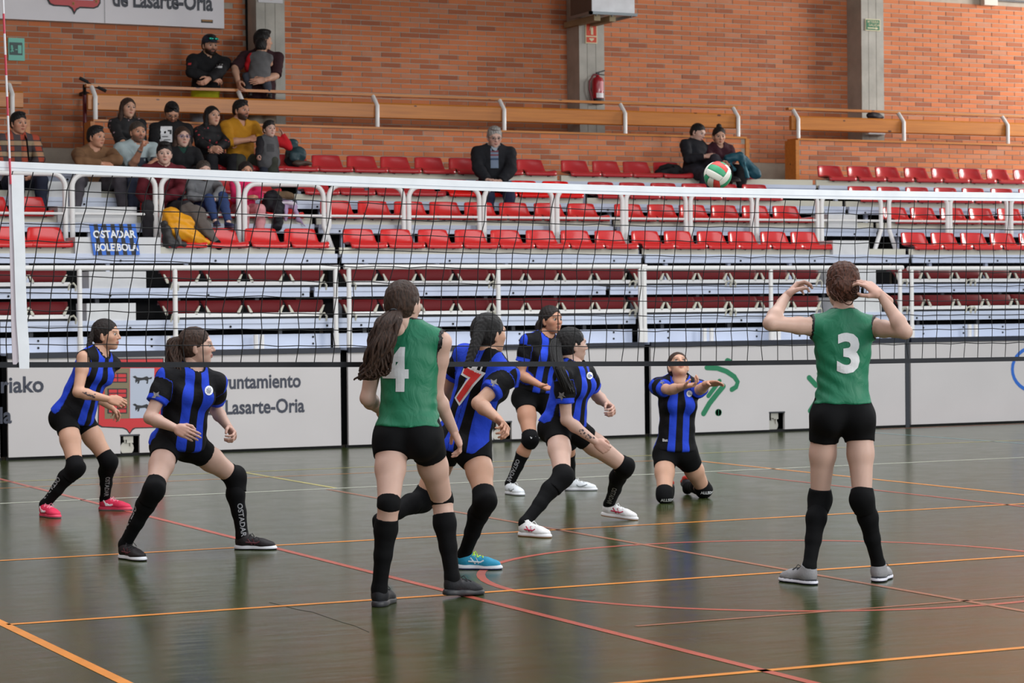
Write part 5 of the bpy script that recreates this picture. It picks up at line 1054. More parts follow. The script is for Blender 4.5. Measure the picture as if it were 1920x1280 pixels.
w = np.array(g.A['R'][1])*.9+np.array(g.A['R'][0])*.1-np.array(g.root.location); d_ = nrm(np.array(g.A['R'][1])-np.array(g.A['R'][0])); MB().tube([w-d_*.012, w+d_*.012], .034, 12).obj('wrist_watch', mat('steel', (170, 168, 164), .3, .8), g.root)
# black jumper man looking down
g = sit('bearded man in black top with white print, looking down', (322, 212), 6, fy=22, hyaw=18, hpitch=-34, hair='black', hs='short', skin='tan', beard=.75, arms={'R': ((288, 262, 1), (300, 296, 1)), 'L': ((352, 262, 1), (338, 298, 1))},
    top=jumper('black_cotton', (24, 23, 25), name='sweatshirt'), bottom=trousers('black_jeans', (30, 30, 34)), shoes=DSH); glasses(g, FRM)
o = D(313, 252, depth(g.neck)-.1); b_ = bvh(g.top); grid = lambda x0, x1, y0, y1, n=5: (np.array([(x, y) for y in np.linspace(y0, y1, n) for x in np.linspace(x0, x1, n)]), [(r*n+i, r*n+i+1, r*n+n+i+1, r*n+n+i) for r in range(n-1) for i in range(n-1)])
V_, F_ = grid(-.07, .07, -.10, .10); decal('print', '', g.root, b_, o, CAMR, UPV, CAMT, 1, PW, lift=.004, V=V_, F=F_)
for x0, x1, y0, y1 in ((.015, .065, .035, .055), (.04, .065, .0, .04), (-.06, .02, -.035, -.025), (-.05, .05, -.075, -.065)): V_, F_ = grid(x0, x1, y0, y1, 3); decal('print_mark', '', g.root, b_, o, CAMR, UPV, CAMT, 1, BLK, lift=.007, V=V_, F=F_)
# maroon jacket teenager
g = sit('young man with dark quiff in maroon jacket, hands clasped', (308, 290), 4, fy=18, hyaw=14, hpitch=-2, lean=.1, hair='black', hs='quiff', skin='fair', arms={'R': ((264, 362, 1), (280, 384, 1)), 'L': ((336, 358, 1), (287, 383, 1))}, hands=('loose', 'loose'), knee=.2,
    top=jumper('maroon_shell', (92, 26, 36), name='jacket'), bottom=trousers('dark_trousers', (40, 38, 42)), shoes=WSH)
# woman with glasses
g = sit('woman with purple glasses in black cardigan over dark green top', (342, 258), 5, 'f', fy=20, hyaw=24, hpitch=-2, hair='brown', hs='long', skin='fair', arms={'R': ((312, 318, 1), (330, 335, 1)), 'L': ((378, 312, 1), (356, 338, 1))},
    top=[dict(m=cloth('green_top', (22, 56, 48), .85), sleeve=.3, hem=-.02, d=.014, name='top'), jumper('black_knit', (22, 22, 25), name='cardigan', vneck=1, nk=.085, d=.024)], bottom=trousers('indigo_jeans', (40, 50, 78)), shoes=DSH); glasses(g, mat('purple_frame', (92, 84, 140), .35))
# woman with red flowers
g = sit('woman with long black hair in black blouse with red flowers, hands clasped', (398, 219), 6, 'f', fy=26, hyaw=38, hpitch=2, hair='black', hs='straight', skin='mid', arms={'R': ((374, 268, 1), (398, 278, 1)), 'L': ((424, 268, 1), (408, 278, 1))}, hands=('loose', 'loose'),
    top=jumper('floral_red', (0, 0, 0), m=floral_mat('red_flowers', (178, 58, 66), .36), name='blouse'), bottom=trousers('black_leggings', (26, 26, 30)), shoes=DSH)
# mustard jumper
g = sit('bearded man in mustard jumper with crossed forearms', (452, 208), 6, fy=34, hyaw=52, hpitch=-4, hair='black', hs='short', skin='tan', beard=.95, arms={'R': ((432, 266, 1), (468, 262, 1)), 'L': ((486, 258, 1), (446, 266, 1))}, hands=('relaxed', 'relaxed'), knee=.2,
    top=jumper('mustard', (176, 122, 26), sleeve=1.1, vneck=1, name='jumper'), bottom=trousers('olive_trousers', (54, 56, 48)), shoes=DSH)
# small child standing on the deck in front of row six
def stand_free(label, sex, S, hS, Hd, feetz, hyaw, fy, A, hpitch=0, spread=.08, lean=V3(0, 0, 0), cy=None, **kw):
    Nk = Hd-UPV*.135*S*(hS/S)**.5-yaw(hyaw)*.022; H = Nk[2]-feetz; P = V3(Nk[0], Nk[1], feetz+H*.62)-lean; R0 = nrm(np.cross(yaw(fy), UPV)); Lg = {}; Ft = {}; Ar = {}; sp = nrm(Nk-P); Rc = frame(yaw(fy if cy is None else cy), sp); sw = (.165 if sex == 'f' else .195)*kw.get('scl', 1.)
    for s, k in (('L', -1), ('R', 1)):
        an = V3(P[0], P[1], feetz+.085*S)+R0*k*spread; kn = (P-UPV*.03*S+R0*k*.088*S+an)/2+yaw(fy)*.02; Lg[s] = (kn, an); Ft[s] = (an-UPV*.083*S+yaw(fy)*.06*S, fy-k*8, 0)
        so = Nk+Rc@(V3(k*sw, 0, -.055)*S); (ex, ey, es), (wx, wy, ws) = A[s]; e = solve_end(so, (ex, ey), .275*S, es); Ar[s] = (e, solve_end(e, (wx, wy), .235*S, ws))
    g = person(label, sex, S, pel=P, pyaw=fy, neck=Nk, cyaw=fy if cy is None else cy, head=Hd, hyaw=hyaw, hpitch=hpitch, legs=Lg, arms=Ar, feet=Ft, headS=hS, hd=.0125, hh=.0048, **kw); g.hS = hS; g.Lg = Lg; g.A = Ar; return g
g = stand_free('small child in grey top with red sleeve, waving, beside the mustard man', 'm', .60, .90, W(505, 243, DY[6]-.12), DZ[5], 34, 26, {'R': ((487, 279, 1), (484, 291, 1)), 'L': ((541, 275, 1), (532, 255, 1))}, hair='black', hs='short', skin='fair', girth=1.25, scl=.95, hands=('flat', 'loose'),
    top=jumper('child_grey', (88, 88, 90), hem=-.12, sleeve=.3, sd=.012, name='jumper'), bottom=trousers('child_navy', (40, 44, 56)), shoes=DSH)
for s, c in (('L', cloth('red_knit', (186, 24, 34), .85)), ('R', cloth('dark_knit', (30, 28, 32), .85))):
    q = g.cl(g.LA[s], .018); blob(g.root, 'sleeve', surf(q, .01, wob=.003), c)
V_, F_ = grid(-.045, .045, -.05, .05); decal('chest_print', '', g.root, bvh(g.top), D(507, 277, depth(g.neck)-.1), CAMR, UPV, CAMT, 1, mat('print_dark_grey', (62, 62, 64), .8), lift=.004, V=V_*[1, 1], F=F_)
# boy in grey hoodie with knees up
Hd = W(382, 321, DY[4]+.12); kz = DZ[4]+.36
lg = {'R': (W(392, 372, DY[4]-.14), W(404, 414, DY[4]-.26)), 'L': (W(418, 368, DY[4]-.14), W(428, 417, DY[4]-.28))}
g = sit('boy in grey hoodie and blue jeans with his knees up', (382, 321), 4, S=.82, hS=1.02, lean=.06, fy=24, hyaw=26, hpitch=-6, hair='stubble', hs='crop', skin='fair', arms={'R': ((358, 368, 1), (384, 372, 1)), 'L': ((414, 356, 1), (402, 374, 1))}, hands=('loose', 'loose'), legs=lg,
    top=jumper('grey_marl', (116, 117, 120), name='hoodie'), bottom=trousers('blue_jeans', (44, 60, 100)), shoes=NSH)
# girl in pink
g = sit('girl in bright pink hoodie and pale pink trousers', (461, 322), 4, 'f', S=.80, hS=1.0, lean=.04, fy=24, hyaw=24, hpitch=-4, hair='dark', hs='long', skin='tan', bust=0, arms={'R': ((440, 372, 1), (466, 370, 1)), 'L': ((487, 366, 1), (452, 366, 1))}, hands=('loose', 'loose'), knee=.12,
    top=jumper('hot_pink', (208, 40, 92), name='hoodie'), bottom=trousers('pale_pink', (206, 142, 146)), shoes=DSH)
# two men standing on the upper walkway
g = stand_free('standing man in cap with mirrored goggles, black jacket over yellow, leaning on the rail', 'm', 1.10, 1.16, W(393, 86, YP+.40), 3.32, 34, 22, {'R': ((358, 136, 1), (394, 146, 1)), 'L': ((414, 132, 1), (392, 148, 1))}, hpitch=-8, lean=V3(.02, -.16, 0), hair='black', hs='short', skin='mid', beard=1., hands=('relaxed', 'relaxed'),
    top=[dict(m=cloth('yellow_fade', (176, 176, 20), .7), sleeve=.3, hem=-.1, d=.022, name='vest'), jumper('black_shell', (26, 26, 29), name='jacket', d=.03, hem=.2)], bottom=trousers('pale_trousers', (128, 130, 136)), shoes=DSH)
hl = lambda x, y, z: put([(x, y, z)], g.Rh, g.head, g.hS)[0]
blob(g.root, 'cap', surf([ell(hl(0, -.012, .05), V3(.085, .104, .088)*g.hS, g.Rh), ell(hl(0, .115, .052), V3(.068, .055, .008)*g.hS, g.Rh, .004)], .006, [ell(hl(0, .05, -.06), V3(.11, .12, .105)*g.hS, g.Rh, .004)], [(hl(0, 0, .036), -g.Rh[:, 2]+g.Rh[:, 1]*-.12)]), cloth('cap_navy', (40, 46, 60), .7))
for k in (-1, 1): blob(g.root, 'goggle_lens', surf([ell(hl(k*.034, .098, .085), V3(.03, .012, .017)*g.hS, g.Rh)], .004), mat('mirror_green', (30, 150, 130), .12, .6))
for px, py, r_, c in ((357, 121, .022, PR_), (411, 124, .045, PW)): V_, F_ = grid(-r_, r_, -r_*.7, r_*.7, 3); decal('sleeve_patch', '', g.root, bvh(g.top), D(px, py, depth(g.neck)-.2), CAMR, UPV, CAMT, 1, c, lift=.005, V=V_, F=F_)
gm = stand_free('standing dark haired man in dark maroon top holding a child, face turned away', 'm', 1.12, 1.16, W(493, 78, YP+.42), 3.32, 118, 18, {'R': ((440, 128, 1), (446, 153, 1)), 'L': ((517, 142, 1), (496, 150, 1))}, lean=V3(0, -.05, 0), hair='black', hs='quiff', skin='mid', hands=('flat', 'relaxed'),
    top=jumper('dark_maroon', (52, 28, 34), sleeve=.98, name='shirt', hem=-.1), bottom=trousers('beige_trousers', (150, 142, 128)), shoes=DSH, armyaw=((-CAMR, CAMT*-.9, .9), None))
Hc = D(490, 88, depth(gm.head)-.19); Pc = D(486, 142, depth(gm.pel)-.26); Nc = D(489, 103, depth(gm.head)-.23)
lg = {'L': (Pc-CAMR*.17-UPV*.01+CAMT*.02, Pc-CAMR*.13-UPV*.22+CAMT*.03), 'R': (Pc+CAMR*.10-UPV*.08, Pc+CAMR*.13-UPV*.25)}
ar = {'L': (D(465, 122, depth(Nc)+.02), D(468, 138, depth(Nc)+.1)), 'R': (D(507, 120, depth(Nc)+.06), D(505, 112, depth(Nc)+.2))}
g = person('child in grey hooded top carried by the standing man, seen from behind', 'm', .62, pel=Pc, pyaw=178, neck=Nc, cyaw=178, head=Hc, hyaw=172, hS_=0, legs=lg, arms=ar, hands=('loose', None), hair='black', hs='crop', skin='mid', headS=.95, hd=.0125, hh=.0048, girth=1.25, feet={s: (lg[s][1]-UPV*.05, 200, 0) for s in 'LR'},
    top=jumper('toddler_grey', (98, 98, 100), sleeve=.3, hem=-.08, name='hooded_top'), bottom=trousers('toddler_jeans', (66, 70, 80)), shoes=DSH) if 0 else person('child in grey hooded top carried by the standing man, seen from behind', 'm', .62, pel=Pc, pyaw=178, neck=Nc, cyaw=178, head=Hc, hyaw=172, legs=lg, arms=ar, hands=('loose', None), hair='black', hs='crop', skin='mid', headS=.95, hd=.0125, hh=.0048, girth=1.25, feet={s: (lg[s][1]-UPV*.05, 200, 0) for s in 'LR'},
    top=jumper('toddler_grey', (98, 98, 100), sleeve=.3, hem=-.08, name='hooded_top'), bottom=trousers('toddler_jeans', (66, 70, 80)), shoes=DSH)
blob(g.root, 'sleeve', surf(g.cl(g.LA['L'], .018), .01, wob=.003), bpy.data.materials['cloth_red_knit'])
blob(g.root, 'hood', surf([ell(Nc-UPV*.02+CAMT*.045, (.085, .045, .05), frame(CAMT, UPV))], .01), bpy.data.materials['cloth_toddler_grey'])
# grey haired man alone
g = sit('grey haired man in black jacket over striped jumper, sitting alone', (927, 258), 5, S=1.06, hS=1.14, fy=10, hyaw=14, hpitch=-16, hair='grey', hs='short', skin='fair', arms={'R': ((896, 315, 1), (914, 338, 1)), 'L': ((958, 318, 1), (938, 340, 1))}, hands=('fist', 'fist'), knee=.12,
    top=[dict(m=stripe_mat(), sleeve=.3, hem=-.04, d=.016, name='striped_jumper', nk=.06, stripes=0), jumper('black_jacket', (24, 25, 30), name='jacket', d=.034, sd=.03, vneck=1, nk=.085)], bottom=trousers('navy_slacks', (38, 42, 66)), shoes=DSH); glasses(g, FRM, .019)
gz = surf([ell(g.neck+g.Rc@V3(0, .0, -.30), (.055, .2, .25), g.Rc)], .012)
o = D(927, 292, depth(g.neck)-.15); V_, F_ = grid(-.05, .052, -.16, .15, 7); b_ = bvh(g.top)
decal('jumper_front', '', g.root, b_, o, CAMR, UPV, CAMT, 1, mat('jumper_blue_grey', (112, 126, 146), .9), lift=.006, V=V_*np.array([1, 1])*[1+0*1, 1], F=F_)
for y0, y1, m_ in ((.05, .075, 'jumper_red'), (-.0, .02, 'jumper_red'), (-.055, -.03, 'jumper_navy'), (.1, .115, 'jumper_navy')): V_, F_ = grid(-.05, .052, y0, y1, 3); decal('jumper_stripe', '', g.root, b_, o, CAMR, UPV, CAMT, 1, mat(m_, (118, 62, 70) if 'red' in m_ else (52, 70, 96), .9), lift=.009, V=V_, F=F_)
# the couple at the end of the top row
lgm = {'R': (W(1316, 330, DY[6]-.12), W(1318, 352, DY[6]-.1)), 'L': (W(1343, 293, DY[6]-.2), W(1358, 345, DY[6]-.28))}
Hq = W(1308, 250, DY[6]+.3); kn = {'L': (W(1340, 298, DY[6]-.15), W(1366, 330, DY[6]-.22)), 'R': (W(1322, 330, DY[6]-.18), V3(*(W(1326, 350, DY[6]-.18)[:2]), DZ[5]+.09))}
g = sit('young man in black jumper, knee drawn up, head tilted to the woman beside him', (1308, 250), 6, lean=-.08, fy=40, hyaw=48, hpitch=-18, hroll=10, hair='black', hs='crop', skin='fair', arms={'R': ((1290, 298, 1), (1322, 293, 1)), 'L': ((1330, 290, -1), (1342, 290, 1))}, hands=('relaxed', 'relaxed'), legs=kn, side=-.05,
    top=jumper('black_jumper', (26, 26, 32)), bottom=trousers('charcoal_trousers', (44, 42, 50)), shoes=DSH)
g = sit('young woman with top knot in dark maroon jumper, beside the young man', (1348, 256), 6, 'f', lean=-.06, fy=20, hyaw=10, hpitch=-10, hair='black', hs='top', skin='mid', arms={'R': ((1334, 300, 1), (1350, 306, 1)), 'L': ((1374, 298, 1), (1362, 310, 1))}, knee=.1, side=.03,
    top=jumper('plum_jumper', (58, 24, 34), vneck=1), bottom=trousers('black_denim', (26, 26, 29)), shoes=shoe_c('brown_boot', (52, 44, 42), (40, 36, 34)))
# ================================================================ the net with its bands and antenna
net = empty('volleyball_net', (XC, YB, 0), 'black volleyball net with white top tape stretched across the court', 'net')
NO = V3(XC, YB, 0); CORD = mat('net_cord', (16, 16, 18), .8); TAPE = mat('white_tape', (240, 243, 248), .6, var=.05, vs_=9, bump=.15, bs=10); BTAPE = mat('black_tape', (18, 20, 28), .7)
TOPL = [(-40, 300.5), (0, 302), (160, 309), (320, 315.5), (480, 322), (640, 329), (800, 335.5), (960, 341.5), (1120, 346.5), (1280, 350.5), (1440, 354), (1600, 357), (1760, 359.5), (1920, 361.5), (2100, 363)]
def interp(L, x): return float(np.interp(x, [p[0] for p in L], [p[1] for p in L]))
TOPB = [(-40, 317.5), (0, 319.5), (320, 334), (640, 349), (960, 359.5), (1280, 368), (1600, 374), (1920, 377), (2100, 378)]
BOTT = [(-40, 678.5), (640, 678.5), (1280, 677), (1600, 673.5), (1920, 668.5), (2100, 665)]; BOTB = [(-40, 689), (640, 688), (1280, 686), (1600, 682.5), (1920, 676.5), (2100, 673)]
def band(name, T_, B_, m, th, x0=-40, x1=2100):
    q = []; xs = np.arange(x0, x1+1, 20)
    V = []
    for x in xs:
        a, b = W(x, interp(T_, x), YB)-NO, W(x, interp(B_, x), YB)-NO
        V += [(a[0], -th, a[2]), (b[0], -th, b[2]), (b[0], th, b[2]), (a[0], th, a[2])]
    n = len(xs); F = [(4*i+j, 4*i+(j+1) % 4, 4*i+4+(j+1) % 4, 4*i+4+j) for i in range(n-1) for j in range(4)]
    return MB().add(V, F).obj(name, m, net)
band('top_tape', TOPL, TOPB, TAPE, .006); band('bottom_tape', BOTT, BOTB, BTAPE, .005)
band('tape_seam', [(x, y*.33+interp(TOPB, x)*.67-.5) for x, y in TOPL], [(x, y*.33+interp(TOPB, x)*.67+.5) for x, y in TOPL], mat('seam_grey', (176, 182, 194), .7), .0068)
XT = lambda px: W(px, 500, YB)[0]-XC; xs_ = np.arange(-40, 2101, 20); XX = [XT(x) for x in xs_]; ZT = [W(x, interp(TOPB, x), YB)[2] for x in xs_]; ZB = [W(x, interp(BOTT, x), YB)[2] for x in xs_]
zt = lambda X: float(np.interp(X, XX, ZT)); zb = lambda X: float(np.interp(X, XX, ZB))
cords = MB(); rn = random.Random(4); X0, X1 = XX[0], XX[-1]; NX = int((X1-X0)/.0995); jit = [[(rn.gauss(0, .004), rn.gauss(0, .002)) for k in range(12)] for j in range(NX+1)]
def node(j, k):
    X = X0+.03+.0995*j; u = k/11; f = np.clip((X-0)/6.2, 0, 1); dx = (.165*(1-f)+.035*f)*u**1.7-.02*u*(1-f); s = math.sin(k*2.2+j*.3)*.004
    X += dx+jit[j][k][0]*(0 if k in (0, 11) else 1)+s; return (X, 0, zb(X)+(zt(X)-zb(X))*u+(jit[j][k][1] if 0 < k < 11 else 0))
for j in range(NX+1): cords.tube([node(j, k) for k in range(12)], .0026, 4, False)
for k in range(1, 11): cords.tube([node(j, k) for j in range(NX+1)], .0024, 4, False)
tag(cords.obj('net_mesh', CORD, net), kind='stuff')
def strip(name, L, m, y):
    V = []
    for (xa, xb, py) in L:
        a, b = W(xa, py, YB)-NO, W(xb, py, YB)-NO; V += [(a[0], y, a[2]), (b[0], y, b[2]), (b[0], y+.004, b[2]), (a[0], y+.004, a[2])]
    n = len(L); MB().add(V, [(4*i+j, 4*i+(j+1) % 4, 4*i+4+(j+1) % 4, 4*i+4+j) for i in range(n-1) for j in range(4)]+[(3, 2, 1, 0), (4*n-4, 4*n-3, 4*n-2, 4*n-1)]).obj(name, m, net)
strip('side_band', [(20, 43.5, 328), (22, 44, 400), (25, 46, 470), (27, 47.5, 540), (29, 50, 600), (33, 54, 655), (35, 53.5, 691)], TAPE, -.014)
strip('side_band_back', [(15, 24, 330), (17, 27, 420), (19, 30, 520), (21, 33, 620), (23, 34, 678), (24, 30, 683)], mat('pinkish_tape', (206, 196, 204), .6), -.006)
ant = empty('antenna', tuple(W(18.5, 331, YB)), 'red and white striped net antenna rising at the left edge', 'antenna'); P0 = W(20, 345, YB-.02); P1 = W(4.5, -30, YB-.02); AO = np.array(ant.location)
RW = [mat('antenna_red', (206, 62, 84), .4), mat('antenna_white', (226, 224, 228), .4)]; L_ = np.linalg.norm(P1-P0); d_ = (P1-P0)/L_
ys = [345, 296.5, 217, 181, 141, 102.5, 63, 25.5, -12, -50]
ts = [(345-y)/375*L_ for y in ys]; 
for i in range(len(ts)-1): MB().tube([P0+d_*ts[i]-AO, P0+d_*ts[i+1]-AO], .0055, 8).obj('segment', RW[0 if i in (0, 1) else (i+1) % 2 if i > 1 else 0] if 0 else RW[(0, 1, 0, 1, 0, 1, 0, 1, 0)[i] if i else 0], ant)

# ---- the ball in flight
bc = D(1345.5, 328.5, 17.7); ball = empty('volleyball', tuple(bc), 'white, green and red volleyball in flight above the net', 'ball'); br = 26.2/FPX*17.7
BM = {'w': mat('ball_white', (226, 226, 214), .5), 'g': mat('ball_green', (46, 150, 104), .5), 'r': mat('ball_red', (214, 66, 58), .5)}
Rb = np.array(Matrix.Rotation(.7, 3, 'Z')@Matrix.Rotation(.5, 3, 'X')@Matrix.Rotation(.5, 3, 'Y'))
for f in range(6):
    ax = f//2; sg = 1 if f % 2 else -1
    for st in range(3):
        V = []; n = 9
        for i in range(n):
            for j in range(n):
                a = -.985+1.97*i/(n-1); b = [-.985, -.335, .345][st]+[.64, .67, .64][st]*j/(n-1); b2 = math.tan(b*math.pi/4); a2 = math.tan(a*math.pi/4); v = [0, 0, 0]; v[ax] = sg; v[(ax+1) % 3] = a2; v[(ax+2) % 3] = b2*1.
                edge = min(i, n-1-i, j, n-1-j); tw = .5*(1-abs(a))*0; q = nrm(v)*br*(1 if edge else .985); V.append(Rb@q)
        F = [(i*n+j, i*n+j+1, i*n+n+j+1, i*n+n+j) if sg > 0 else (i*n+j, i*n+n+j, i*n+n+j+1, i*n+j+1) for i in range(n-1) for j in range(n-1)]
        c = ('w', 'g', 'r')[st] if f % 3 != 1 else ('r', 'w', 'g')[st]
        link('panel', pmesh('panel', V, F, BM[c], None, True), ball)
link('bladder', pmesh('bladder', *surf([sph((0, 0, 0), br*.985)], .01), mat('ball_seam', (60, 66, 60), .8), None, True), ball)
# ================================================================ signs, extinguisher, duct, bags and coats
EX, EZ, NY = V3(1, 0, 0), V3(0, 0, 1), V3(0, -1, 0)
def board(name, px0, py0, px1, py1, y, m, label, cat, th=.02, z0=None, z1=None):
    a, b = W(px0, py0, y), W(px1, py1, y); zt_, zb_ = (a[2] if z1 is None else z1), (b[2] if z0 is None else z0)
    r = empty(name, (a[0], y, zb_), label, cat); MB().box((0, 0, 0), (b[0]-a[0], th, zt_-zb_)).obj('panel', m, r); return r, b[0]-a[0], zt_-zb_
def rect(r, name, x0, z0, x1, z1, m, l=.004): MB().box((x0, -l, z0), (x1, .0, z1)).obj(name, m, r)
SIGNW = mat('sign_white', (236, 234, 240), .5, var=.03, vs_=2)
ys_ = YW-.10; a = W(420.5, 53.5, ys_); xl = 5.9
r = empty('wall_sign', (xl, ys_, a[2]), 'large white town hall sign with red shield high on the brick wall', 'sign'); wS = a[0]-xl; MB().box((0, 0, 0), (wS, .05, 1.6)).obj('panel', SIGNW, r)
rect(r, 'panel_seam', W(196, 40, ys_)[0]-xl, 0, W(196, 40, ys_)[0]-xl+.008, 1.6, mat('seam', (166, 164, 168), .6))
sw = lambda px, py: ((W(px, py, ys_)[0]-xl), W(px, py, ys_)[2]-a[2])
def spoly(pts, m, name, l): P = [sw(*p) for p in pts]; MB().prism([(x, z) for x, z in P], (0, -l, 0), (1, 0, 0), (0, 0, 1), (0, 1, 0), l).obj(name, m, r)
spoly([(88, -60), (88, 0), (92, 8), (100, 11.5), (128, 13), (134, 18), (139, 27.5), (144, 19), (150, 15.5), (176, 16.5), (184, 13.5), (188.5, 6), (188.5, -60)], BLK, 'shield_outline', .008)
spoly([(91, -60), (91, -1), (95, 6), (102, 9), (129, 10.5), (136, 15), (139, 22), (142, 16), (150, 12.5), (175, 14), (182, 11), (186, 4), (186, -60)], RED, 'shield', .014)
spoly([(140, -60), (140, 0), (174, 1.5), (174, -60)], SKY, 'shield_right_field', .018); spoly([(100, -60), (100, -4), (138, -3), (138, -60)], OLV, 'shield_left_field', .018)
for px, py in ((137, 7), (180, 3)): 
    for s in (1, -1): spoly([(px-2.6, py-2.6*s), (px-1.4, py-3.2*s), (px+2.6, py+2.6*s), (px+1.4, py+3.2*s)], mat('gold', (176, 140, 60), .5), 'shield_cross', .02)
V, F = text_mesh('de Lasarte-Oria', .3, .03, 1, 0, 'LEFT'); p0, p1 = sw(211, 14), sw(399, 24); k = (p1[0]-p0[0])/(V[:, 0].max()-V[:, 0].min()); base_z = sw(300, 17)[1]
Vz = V[:, 1]-V[:, 1].min(); link('lettering', pmesh('lettering', [((x-V[:, 0].min())*k+p0[0], -.006, z*1.02+base_z) for x, z in zip(V[:, 0], Vz)], F, NAVY), r)
V, F = text_mesh('Ayuntamiento', .3, .03, 1, 0, 'LEFT'); link('lettering', pmesh('lettering', [((x-V[:, 0].min())*k+p0[0], -.006, z-V[:, 1].min()+base_z+.42) for x, z in V], F, NAVY), r)
q0, q1 = sw(377, 36.5), sw(399, 43.5); rect(r, 'maker_plate', q0[0], q1[1], q1[0], q0[1], mat('plate_black', (40, 26, 22), .5), .006); rect(r, 'maker_plate_band', q0[0]+.01, q1[1]+.02, q1[0]-.01, q1[1]+.04, mat('plate_gold', (170, 120, 50), .5), .009)
# exit pictogram, left
r, w, h = board('exit_sign', 15.5, 70.5, 46.5, 114, YW-.03, mat('sign_teal', (124, 206, 188), .5), 'pale teal exit pictogram sign on the brick wall by the antenna', 'sign')
rect(r, 'picture', w*.06, h*.24, w*.86, h*.80, mat('sign_slate', (62, 84, 84), .5)); rect(r, 'door', w*.58, h*.32, w*.8, h*.68, bpy.data.materials['sign_teal'], .008); rect(r, 'arrow', w*.42, h*.46, w*.54, h*.5, bpy.data.materials['sign_teal'], .008)
MB().tube([(w*.2, -.01, h*.58), (w*.2, -.01, h*.46), (w*.12, -.01, h*.36)], .012, 6).tube([(w*.2, -.01, h*.46), (w*.28, -.01, h*.38)], .012, 6).tube([(w*.12, -.01, h*.53), (w*.28, -.01, h*.53)], .01, 6).lathe([(.001, 0), (.016, .004), (.001, .008)], (w*.2, -.012, h*.62), 8, 'y').obj('running_figure', bpy.data.materials['sign_teal'], r)
yF = YW-.405
# fire sign
ORG = mat('fire_orange', (206, 66, 34), .5); CRM = mat('sign_cream', (216, 206, 170), .5)
r, w, h = board('fire_sign', 1097.5, 42, 1120, 82, yF-.012, CRM, 'orange fire extinguisher sign on the concrete pillar', 'sign', .012)
rect(r, 'upper_field', w*.08, h*.37, w*.92, h*.94, ORG); rect(r, 'lower_field', w*.08, h*.05, w*.92, h*.31, ORG)
MB().box((w*.45, -.007, h*.42), (w*.64, 0, h*.76)).tube([(w*.54, -.006, h*.76), (w*.54, -.006, h*.86), (w*.42, -.006, h*.82), (w*.34, -.006, h*.62)], .006, 5).obj('extinguisher_symbol', CRM, r)
MB().prism([(w*.3, h*.2), (w*.3, h*.25), (w*.7, h*.25), (w*.7, h*.2), (w*.5, h*.09)], (0, -.007, 0), (1, 0, 0), (0, 0, 1), (0, 1, 0), .006).obj('arrow_symbol', CRM, r)
# extinguisher
e0 = W(1121, 196, yF-.10); e1 = W(1121, 141, yF-.10); H = e1[2]-e0[2]; R_ = (W(1131, 160, yF-.1)[0]-W(1111, 160, yF-.1)[0])/2
r = empty('fire_extinguisher', (e0[0]+.0, yF-.10, e0[2]), 'red fire extinguisher with hose hanging on the concrete pillar', 'extinguisher'); MR = mat('extinguisher_red', (166, 24, 38), .25, coat=.4)
MB().lathe([(R_*.9, .06), (R_, .09), (R_, H*.80), (R_*.85, H*.9), (R_*.35, H*.96), (R_*.3, H)], (0, 0, 0), 20).obj('cylinder', MR, r, True); MB().lathe([(R_*.86, 0), (R_*1.02, .01), (R_*1.02, .085), (R_*.9, .09)], (0, 0, 0), 20).obj('base_ring', mat('rubber_black', (26, 26, 30), .6), r, True)
V = [(R_*1.01*math.sin(t), -R_*1.01*math.cos(t), z) for z in (H*.22, H*.38) for t in np.linspace(-.7, .75, 9)]; link('label', pmesh('label', V, [(i, i+1, i+10, i+9) for i in range(8)], mat('label_white', (222, 222, 226), .5)), r)
V = [(R_*1.01*math.sin(t), -R_*1.01*math.cos(t), z) for z in (H*.44, H*.78) for t in np.linspace(-.1, .8, 7)]; link('label', pmesh('label', V, [(i, i+1, i+8, i+7) for i in range(6)], mat('label_pink', (206, 130, 138), .5)), r)
MB().box((-.02, -.02, H), (.02, .02, H+.035)).tube([(-.03, 0, H+.03), (.11, -.02, H+.07)], .009, 6).tube([(-.03, 0, H+.015), (.10, -.02, H+.005)], .008, 6).obj('valve_handle', DKM, r)
MB().tube([(-.01, -.01, H+.01), (-R_*.9, -.02, H+.0), (-R_*1.7, -.03, H*.78), (-R_*1.75, -.03, H*.5), (-R_*1.35, -.03, H*.25), (-R_*1.1, -.03, H*.1)], .014, 8).obj('hose', mat('hose_maroon', (110, 30, 40), .5), r, True); MB().box((-.04, R_*.8, H*.5), (.04, .105, H*.6)).obj('wall_bracket', DKM, r)
# duct outlet on its timber brackets
yd = 29.55; a = W(1110, 24, yd); b = W(1190, 27, yd); r = empty('ventilation_duct', (a[0], yd, a[2]), 'galvanised ventilation duct on timber brackets at the top of the pillar', 'duct'); w = b[0]-a[0]; GAL = mat('galvanised', (226, 228, 232), .4, .15, var=.1, vs_=5)
MB().box((0, 0, .02), (w, .66, .9)).obj('duct_box', GAL, r); MB().box((-.04, -.03, -.02), (w+.03, .02, .02)).box((-.04, -.03, -.02), (.0, .68, .02)).box((w-.01, 0, -.02), (w+.03, .68, .02)).obj('flange', mat('flange_steel', (140, 148, 152), .4, .6), r)
MB().box((-.004, .01, .02), (.0, .66, .9)).obj('lining', mat('duct_side_brown', (104, 88, 78), .8), r)  # left face of the duct box, browner and darker than its front
for k in (.16, .52): MB().box((k*w-.05, .05, -.10), (k*w+.05, 1.0, -.02)).obj('timber_bracket', mat('raw_timber', (156, 142, 112), .8, var=.1), r)
for k in (.08, .45, .9): MB().lathe([(.012, 0), (.012, .03)], (k*w, -.02, -.045), 8).obj('hanger_bolt', DKM, r)
